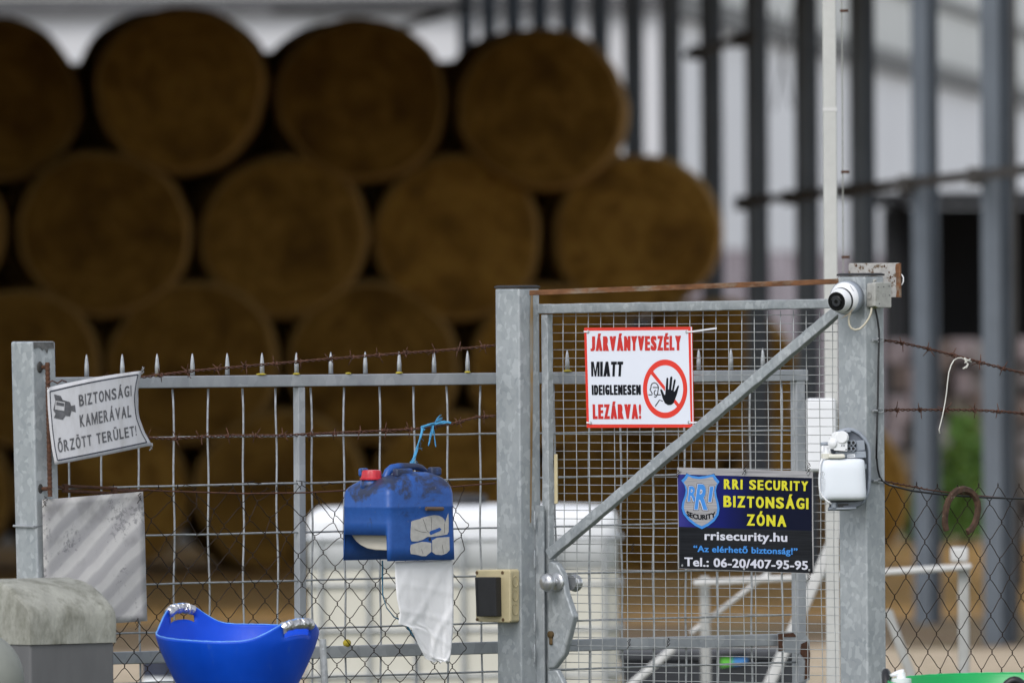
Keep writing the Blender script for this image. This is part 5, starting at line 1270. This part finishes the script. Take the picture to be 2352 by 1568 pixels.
# ------------------------------------------------------------------ switch box on the latch post
sw = thing('switch_box', 'yellowed beige junction box with a black cover on the latch post', 'switch box', Gp.hit(1140, 1429, .03))
fr = [c12(*p) for p in ((930, 806), (1150, 803), (1160, 815), (1160, 1150), (1150, 1160), (945, 1152), (930, 1140))]
mk('body', MB().prism(px(Gp, [(u, v) for u, v in fr], .044), nG * -.043), MAT['beige'], sw, bevel=.004, seg=3)
flid_ = mk('front_lid', MB().prism(px(Gp, [c12(*p) for p in ((926, 808), (1148, 806), (1158, 818), (1158, 1152), (1148, 1162), (940, 1154), (926, 1142))], .058), nG * -.0135), MAT['beige'], sw, bevel=.004, seg=3)
cvp = [c12(*p) for p in ((920, 856), (1060, 856), (1064, 1120), (930, 1120))]
mk('cover', MB().prism(px(Gp, cvp, .086), nG * -.027), MAT['black'], sw, bevel=.003)
mk('cover_hinge', MB().bar(Gp.hit(*c12(934, 870), .087), Gp.hit(*c12(942, 1112), .087), tG, .0012, nG, .001), MAT['lens_grey'], sw)
for x, y in ((936, 826), (1108, 826), (938, 1140), (1112, 1142)):
    mk('screw', MB().lathe(Gp.hit(*c12(x, y), .0585), nG, [(0, .0052), (.001, .0052)], 14), MAT['beige_dark'], flid_)
sidep = Plane(Gp.hit(*c12(1160, 980), .044), 42)
sidep2 = Plane(Gp.hit(*c12(1160, 980), .044) , 49)
for y in (886, 980, 1074):
    c = Vector(Gp.hit(*c12(1160, y), .044)) - nG * .022
    mk('knockout', MB().tube([c + tG * .0008 + nG * (.0115 * cos(a)) + UP * (.0165 * sin(a)) for a in [2 * pi * j / 20 for j in range(21)]], .0012, 5, False), MAT['beige'], sw, smooth=True)

# ------------------------------------------------------------------ dome camera on the hinge post
CYd = YC - .03
cp = front(CYd); kD = FPX / CYd
dcam = thing('dome_camera', 'white turret security camera with a black glass face', 'camera', cp.hit(1937, 721))
cc = cp.hit(*cC(930, 845)); pxm = .10985 / kD
axb = Vector((-.50, -.86, -.05)).normalized(); ax_r = axb.cross(UP).normalized(); ax_u = ax_r.cross(axb).normalized()
mk('base_plate', MB().lathe(cc - axb * .030, axb, [(0, 350 * pxm), (.016, 356 * pxm), (.03, 350 * pxm)], 40), MAT['dispenser_grey'], dcam, smooth=True)
mk('base_dome', MB().ellipsoid(cc - axb * .012, ax_r * (352 * pxm), ax_u * (348 * pxm), axb * (300 * pxm), 40, 20), MAT['white_plastic'], dcam, smooth=True)
ce = cp.hit(*cC(880, 885), .012); cf = cp.hit(*cC(768, 918), .040); ae = (cf - ce).normalized()
R_ = 212 * pxm
mk('eye_gap', MB().ellipsoid(ce, Vector((268 * pxm, 0, 0)), Vector((0, 268 * pxm, 0)), UP * (268 * pxm), 32, 18), MAT['black'], dcam, smooth=True)
sharp(mk('eye_barrel', MB().lathe(ce, ae, [(-.004, R_ * 1.24), (.010, R_ * 1.22), ((cf - ce).length - .003, R_ * 1.03), ((cf - ce).length, R_ * .99)], 40), MAT['white_plastic'], dcam), 50)
gface_ = sharp(mk('glass_face', MB().lathe(cf, ae, [(.0003, R_ * .95), (.0022, R_ * .94), (.0026, R_ * .5)], 40), MAT['lens'], dcam), 40)
mk('lens_ring', MB().lathe(cf, ae, [(.0026, R_ * .62), (.0042, R_ * .56), (.0044, R_ * .47)], 32), MAT['lens'], gface_, smooth=True)
mk('lens', MB().lathe(cf, ae, [(.0046, R_ * .46), (.0048, R_ * .2)], 32), MAT['lens_grey'], gface_)
mk('lens', MB().lathe(cf, ae, [(.005, R_ * .2), (.0052, R_ * .05)], 24), MAT['lens'], gface_)
strip('brand_mark', [cC(1040, 575), cC(1075, 625), cC(1130, 705)], .8, lambda u, v, dz: cp.hit(u, v, .031), MAT['lens_grey'], dcam)
cw = MB().tube(px(cp, [cC(*p) for p in ((1060, 1150), (1035, 1200), (1018, 1300), (1030, 1400), (1070, 1475), (1150, 1512), (1250, 1490), (1350, 1400), (1440, 1270), (1485, 1160), (1500, 1050))], .012), .0032, 8)
cwo = mk('camera_cable', cw, MAT['cable_cream'], None, smooth=True); tag(cwo, 'short cream cable looping from the dome camera to the grey box', 'cable')
lf_ = mk('dead_leaf', MB().prism(px(cp, [cC(*p) for p in ((1130, 1050), (1060, 1160), (980, 1220), (835, 1285), (930, 1215), (1000, 1170))], .028), Vector((0, .001, 0))), plain('dry_leaf', (.24, .20, .15), .9, var=.3), None)
tag(lf_, 'dry curled leaf caught under the dome camera', 'leaf')

# junction box, rusty plate, cable
jb = thing('junction_box', 'grimy grey square junction box on the camera post', 'junction box', Fc.hit(2025, 706, .03))
jf = [cC(*p) for p in ((1570, 530), (1600, 515), (1900, 512), (1916, 540), (1920, 1030), (1900, 1050), (1590, 1050), (1568, 1030))]
mk('lid', MB().prism(px(Fc, jf, .048), nF * -.016), MAT['box_grey'], jb, bevel=.003, seg=3)
jb2 = [cC(x - 28, y) for x, y in ((1570, 545), (1600, 532), (1890, 528), (1890, 1036), (1590, 1040), (1568, 1030))]
mk('body', MB().prism(px(Fc, jb2, .032), nF * -.031), MAT['box_grey'], jb, bevel=.003)
mk('lug', MB().tube(px(Fc, [cC(1545, 525), cC(1545, 480), cC(1570, 468), cC(1582, 490)], .02), .004, 8), MAT['box_grey'], jb, smooth=True)
c = Fc.hit(*cC(1470, 790), .018) - tF * .004
mk('knockout', MB().tube([c + nF * (.0085 * cos(a)) + UP * (.0095 * sin(a)) for a in [2 * pi * j / 20 for j in range(21)]], .0011, 5, False), MAT['box_grey'], jb, smooth=True)
for x, y in ((1635, 620), (1750, 612), (1865, 600), (1660, 965), (1870, 790)):
    mk('molded_mark', MB().fill(px(Fc, [cC(x - 14, y - 12), cC(x + 14, y - 12), cC(x + 10, y + 12), cC(x - 12, y + 12)], .0486)), MAT['housing_dark'], jb)
strip('molded_mark', [cC(*p) for p in ((1728, 765), (1790, 765), (1790, 812), (1728, 812))], .5, lambda u, v, dz: Fc.hit(u, v, .0487), MAT['housing_dark'], jb, True)
ms = MB(); rn = random.Random(4)
for k in range(60):
    p = Fc.hit(*cC(1560 + rn.gauss(0, 38), 1035 + rn.gauss(0, 14)), .045 + rn.uniform(0, .006)); d = Vector((rn.gauss(0, 1), rn.gauss(0, 1), rn.gauss(0, 1))).normalized() * .003
    ms.add([p - d, p + d, p + d.orthogonal().normalized() * .002], [(0, 1, 2)])
struct(mk('moss', ms, MAT['moss'], jb), 'stuff')
Pp = Plane(P(2008, 640, 39.24), -18)
rp = thing('rusty_plate', 'rust spotted steel plate sticking up behind the camera post cap', 'plate', Pp.hit(2040, 683))
mk('plate', MB().prism(px(Pp, [cC(*p) for p in ((1012, 128), (1030, 118), (2072, 110), (2075, 832), (1012, 832))], 0), Pp.n * -.008), MAT['plate'], rp, bevel=.0015)
mk('rust_edge', MB().fill(px(Pp, [cC(*p) for p in ((2000, 140), (2030, 122), (2070, 114), (2073, 828), (2005, 828), (2020, 700), (2005, 640), (2012, 400), (1990, 230))], .0006)), MAT['rust_light'], rp)
mk('rust_edge', MB().bar(Pp.hit(*cC(2092, 116), -.004), Pp.hit(*cC(2096, 832), -.004), Pp.t, .0048, Pp.n, .010), MAT['rust_light'], rp)
for x, y, r in ((1765, 180, 18), (1862, 310, 16), (1890, 410, 22), (1975, 490, 14), (1330, 500, 0), (1180, 165, 20), (1275, 190, 12)):
    if r: mk('rust_spot', MB().fill([Pp.hit(*cC(x + r * cos(a) * .8, y + r * 1.7 * sin(a)), .0007) for a in [2 * pi * j / 10 for j in range(10)]]), MAT['rust'], rp)
wb = MB().tube([Pp.hit(*cC(x, y), -.01) for x, y in ((2112, 350), (2140, 375), (2162, 420), (2160, 500), (2140, 550), (2112, 575))], .0022, 6)
wbo = mk('white_clip', wb, MAT['white_plastic'], None, smooth=True); tag(wbo, 'small white plastic clip on the edge of the rusty plate', 'clip')
bc = [(2008, 700), (2011, 712)] + [c21(*p) for p in ((1358, 590), (1368, 640), (1377, 710), (1377, 770), (1373, 900), (1370, 1100), (1366, 1260), (1362, 1400), (1359, 1568))] + [c22(*p) for p in ((1362, 60), (1368, 130), (1380, 180), (1400, 212), (1440, 236))]
bco = mk('black_cable', MB().tube([Fc.hit(u, v, .008) for u, v in bc] + [R.hit(*c22(x, y), .012) for x, y in ((1500, 252), (1600, 277), (1750, 296), (1900, 311), (2100, 322), (2350, 330), (2480, 334))], .0030, 8), MAT['black'], None, smooth=True)
tag(bco, 'black cable running down the camera post and along the chain link', 'cable')

# ------------------------------------------------------------------ soap dispenser without its cover
Dp_ = front(YC - .02); dY_ = YC - .02
sd_ = thing('soap_dispenser', 'opened soap dispenser with a milky bottle on the camera post', 'soap dispenser', Dp_.hit(1955, 1170))
pxs = lambda pts, off: [Dp_.hit(*cS(x, y), off) for x, y in pts]
arch = [(480, 330), (520, 250), (600, 185), (690, 148), (780, 135), (860, 152), (950, 205), (1030, 290), (1080, 390), (1100, 480), (1104, 900), (1090, 1090), (1060, 1200), (1000, 1290), (900, 1360), (780, 1390), (450, 1392), (450, 1372), (470, 1280), (470, 700)]
mk('backplate', MB().prism(pxs(arch, .012), Vector((0, .012, 0))), MAT['dispenser_dark'], sd_, bevel=.002)
strip_pts = arch[2:17]
mk('backplate_rim', MB().tube(pxs([(x - 14, y + (6 if y < 300 else 0)) for x, y in strip_pts], .018), .0052, 8), MAT['dispenser_grey'], sd_, smooth=True)
mk('shelf', MB().prism(pxs([(560, 490), (1030, 485), (1040, 590), (560, 590)], .05), Vector((0, .035, 0))), MAT['dispenser_grey'], sd_, bevel=.002)
mk('serial_label', MB().prism(pxs([(740, 535), (862, 527), (865, 580), (740, 586)], .0515), Vector((0, .001, 0))), MAT['white_plastic'], sd_)
for k in range(7):
    mk('label_print', MB().fill(pxs([(758 + 13 * k, 548), (767 + 13 * k, 548), (767 + 13 * k, 567), (758 + 13 * k, 567)], .0522)), MAT['dispenser_grey'], sd_)
for x, y in ((800, 350), (858, 350), (800, 442), (858, 442)):
    c = Dp_.hit(*cS(x, y), .012); r = 40 * .14648 / (FPX / dY_)
    sharp(mk('battery_socket', MB().lathe(c, (-.12, -1, 0), [(0, r), (.05, r), (.0501, r * .72), (.02, r * .7)], 20), MAT['dispenser_grey'], sd_), 30)
    mk('socket_bore', MB().lathe(c + Vector((-.004, -.040, 0)), (-.12, -1, 0), [(0, r * .7), (.002, r * .69)], 16), MAT['black'], sd_)
mk('socket_block', MB().prism(pxs([(880, 320), (1010, 312), (1020, 470), (880, 488)], .045), Vector((0, .033, 0))), MAT['dispenser_grey'], sd_, bevel=.002)
mk('top_latch', MB().prism(pxs([(720, 160), (790, 150), (800, 185), (770, 190), (730, 185)], .03), Vector((0, .018, 0))), MAT['dispenser_grey'], sd_, bevel=.001)
mot = [(468, 275), (490, 268), (505, 215), (550, 185), (620, 178), (715, 180), (748, 210), (765, 255), (765, 300), (735, 350), (745, 360), (742, 488), (535, 472), (532, 455), (470, 445)]
mk('pump_motor', MB().prism(pxs(mot, .075), Vector((0, .055, 0))), MAT['white_plastic'], sd_, bevel=.004, seg=3)
mk('pump_boss', MB().lathe(Dp_.hit(*cS(530, 360), .06), (-.3, -1, 0), [(0, .0135), (.017, .0135), (.019, .012)], 24), MAT['white_plastic'], sd_, smooth=True)
mk('pump_boss', MB().lathe(Dp_.hit(*cS(670, 265), .06), (-.2, -1, 0), [(0, .018), (.018, .018), (.020, .016)], 24), MAT['white_plastic'], sd_)
for x, y in ((655, 400), (690, 400), (722, 462)):
    mk('vent_slot', MB().fill(pxs([(x - 10, y - 12), (x + 10, y - 16), (x + 10, y + 4), (x - 10, y + 8)], .0765)), MAT['dispenser_dark'], sd_)
mk('arm', MB().tube(pxs([(470, 368), (400, 368), (325, 375)], .05), .0052, 8), MAT['dispenser_grey'], sd_, smooth=True)
mk('arm', MB().tube(pxs([(358, 395), (358, 480), (352, 600)], .052), .0036, 8), MAT['white_plastic'], sd_, smooth=True)
mk('bottle_neck', MB().tube(pxs([(415, 425), (416, 490)], .06), .006, 10), MAT['white_plastic'], sd_)
mk('bottle_neck', MB().tube(pxs([(418, 485), (420, 525)], .06), .0125, 14), MAT['white_plastic'], sd_)
mk('bottle_neck', MB().tube(pxs([(420, 522), (422, 600)], .06), .0165, 14), plain('ivory_plastic', (.66, .65, .58), .45, var=.03), sd_)
mk('bottle_cap', MB().prism(pxs([(445, 545), (470, 535), (690, 528), (705, 545), (714, 592), (600, 602), (450, 598)], .082), Vector((0, .05, 0))), plain('ivory_cap', (.68, .67, .60), .45, var=.03), sd_, bevel=.004, seg=3)
def bottle_mat():
    m, t, b = newmat('milky_bottle'); b.inputs['Base Color'].default_value = (.74, .78, .84, 1); b.inputs['Roughness'].default_value = .35
    b.inputs['Subsurface Weight'].default_value = .25; b.inputs['Subsurface Radius'].default_value = (.02, .02, .02); return m
bt = [(300, 655), (318, 640), (430, 620), (620, 608), (920, 598), (1000, 612), (1012, 640), (1030, 1000), (1040, 1180), (1020, 1225), (960, 1245), (640, 1268), (330, 1262), (305, 1235), (300, 1130), (284, 1010), (284, 920), (298, 780)]
bl_ = [(598, 470, 880, .25), (606, 400, 960, .6), (622, 330, 1000, .85), (655, 303, 1012, .96), (780, 298, 1020, 1), (920, 285, 1027, 1), (1010, 285, 1031, 1), (1130, 299, 1038, 1), (1190, 304, 1040, .97), (1228, 312, 1028, .88), (1250, 345, 980, .65), (1260, 420, 880, .3)]
rg_ = []
for y, xa, xb, dm_ in bl_:
    r_ = []
    for k in range(40):
        a_ = 2 * pi * k / 40; ca_, sa_ = cos(a_), sin(a_); e_ = .52
        x = (xa + xb) / 2 + (xb - xa) / 2 * math.copysign(abs(ca_) ** e_, ca_)
        r_.append(Dp_.hit(*cS(x, y), .046 + .034 * dm_ * math.copysign(abs(sa_) ** e_, sa_)))
    rg_.append(r_)
mk('bottle', MB().rings(rg_), bottle_mat(), sd_, smooth=True)
strip('bottle_seam', [cS(*p) for p in ((425, 640), (420, 800), (428, 1000), (434, 1255))], .7, lambda u, v, dz: Dp_.hit(u, v, .0726), plain('seam_grey', (.6, .63, .68), .5), sd_)
mk('bottle_tube', MB().tube(pxs([(352, 600), (318, 700), (308, 900), (310, 1100), (350, 1190), (430, 1270), (490, 1310)], .076), .0028, 8), MAT['white_plastic'], sd_, smooth=True)
ring_ = [(352 + 29 * cos(2 * pi * k / 18), 842 + 38 * sin(2 * pi * k / 18)) for k in range(18)]
strip('note_symbol', [cS(*p) for p in ring_], .45, lambda u, v, dz: Dp_.hit(u, v, .0805), MAT['lens_grey'], sd_, True)
strip('note_symbol', [cS(*p) for p in ((352, 812), (346, 845), (358, 868))], .8, lambda u, v, dz: Dp_.hit(u, v, .0805), MAT['lens_grey'], sd_)
lettering('NOTE', [cS(*p) for p in ((330, 893), (376, 895), (376, 910), (330, 908))], lambda u, v, dz: Dp_.hit(u, v, .0805 + dz), MAT['lens_grey'], sd_, .02)
for k in range(11):
    y = 924 + 19 * k; h = 45 - (8 if k > 6 else 0) - (10 if k > 9 else 0)
    strip('note_line', [cS(354 - h, y), cS(354 + h, y + 3)], .55, lambda u, v, dz: Dp_.hit(u, v, .0805), plain('note_grey', (.32, .33, .36), .5) if k == 0 else bpy.data.materials['note_grey'], sd_)
for y in (725, 1105): mk('clip', MB().prism(pxs([(1008, y - 38), (1042, y - 38), (1042, y + 38), (1008, y + 34)], .05), Vector((0, .03, 0))), MAT['dispenser_grey'], sd_, bevel=.001)
mk('tray', MB().prism(pxs([(560, 1290), (900, 1268), (1000, 1245), (960, 1330), (860, 1372), (680, 1392), (560, 1386)], .045), Vector((0, .03, 0))), MAT['dispenser_dark'], sd_, bevel=.002)
mk('nozzle', MB().tube(pxs([(530, 1290), (532, 1370)], .05), .008, 12), MAT['dispenser_grey'], sd_)
mk('tray_lip', MB().tube(pxs([(455, 1388), (530, 1385), (700, 1385), (880, 1378)], .05), .0035, 8), MAT['dispenser_grey'], sd_, smooth=True)
mk('nozzle', MB().tube(pxs([(538, 1392), (538, 1412)], .05), .0045, 10), MAT['dispenser_dark'], sd_)
mk('tray_slot', MB().fill(pxs([(592, 1310), (760, 1305), (760, 1332), (680, 1338), (680, 1375), (592, 1375)], .0462)), MAT['black'], sd_)

# ------------------------------------------------------------------ horseshoe and string on the wires
hsP = [c22(*p) for p in ((1832, 545), (1822, 500), (1822, 450), (1830, 395), (1845, 345), (1872, 305), (1905, 278), (1950, 266), (1992, 280), (2022, 310), (2040, 355), (2044, 400), (2036, 450), (2020, 500), (1998, 535), (1970, 558))]
sec = []; HP = px(R, hsP, .022)
for k, p in enumerate(HP):
    t = (HP[min(k + 1, len(HP) - 1)] - HP[max(k - 1, 0)]).normalized(); s_ = t.cross(nF).normalized(); wd = .0095 + .002 * sin(pi * k / 15) + random.uniform(-.0006, .0006)
    sec.append([p + s_ * a * wd + nF * b for a, b in ((-1, -.005), (-.6, .006), (.6, .006), (1, -.005), (.6, -.006), (-.6, -.006))])
hso = mk('horseshoe', MB().rings(sec), plain('flaking_rust', (.065, .034, .02), .85, var=.5, scale=60, dirt=(.42, .38, .32), dscale=55, dlo=.62, dhi=.70, bmp=.003), None, bevel=.0015)
tag(hso, 'rusty iron horseshoe hooked on the chain link wire', 'horseshoe')
stg = thing('white_string', 'white string end dangling from the uppermost barbed wire', 'string', R.hit(2180, 900, .03))
sp_ = [c21(*p) for p in ((1975, 912), (1955, 903), (1930, 891), (1905, 892), (1880, 906), (1860, 940), (1845, 990), (1836, 1060), (1830, 1120), (1820, 1190), (1805, 1270), (1788, 1340), (1780, 1370), (1784, 1398))]
mk('strand', MB().tube(px(R, sp_, .03), .0018, 6), MAT['string'], stg, smooth=True)
for pts in (((1948, 892), (1962, 920), (1975, 935), (1965, 955), (1940, 962)), ((1990, 900), (1965, 912), (1952, 925)), ((1996, 918), (1970, 905), (1950, 893)), ((1975, 930), (1962, 950), (1948, 958))):
    mk('knot', MB().tube(px(R, [c21(*p) for p in pts], .034), .0022, 6), MAT['string'], stg, smooth=True)
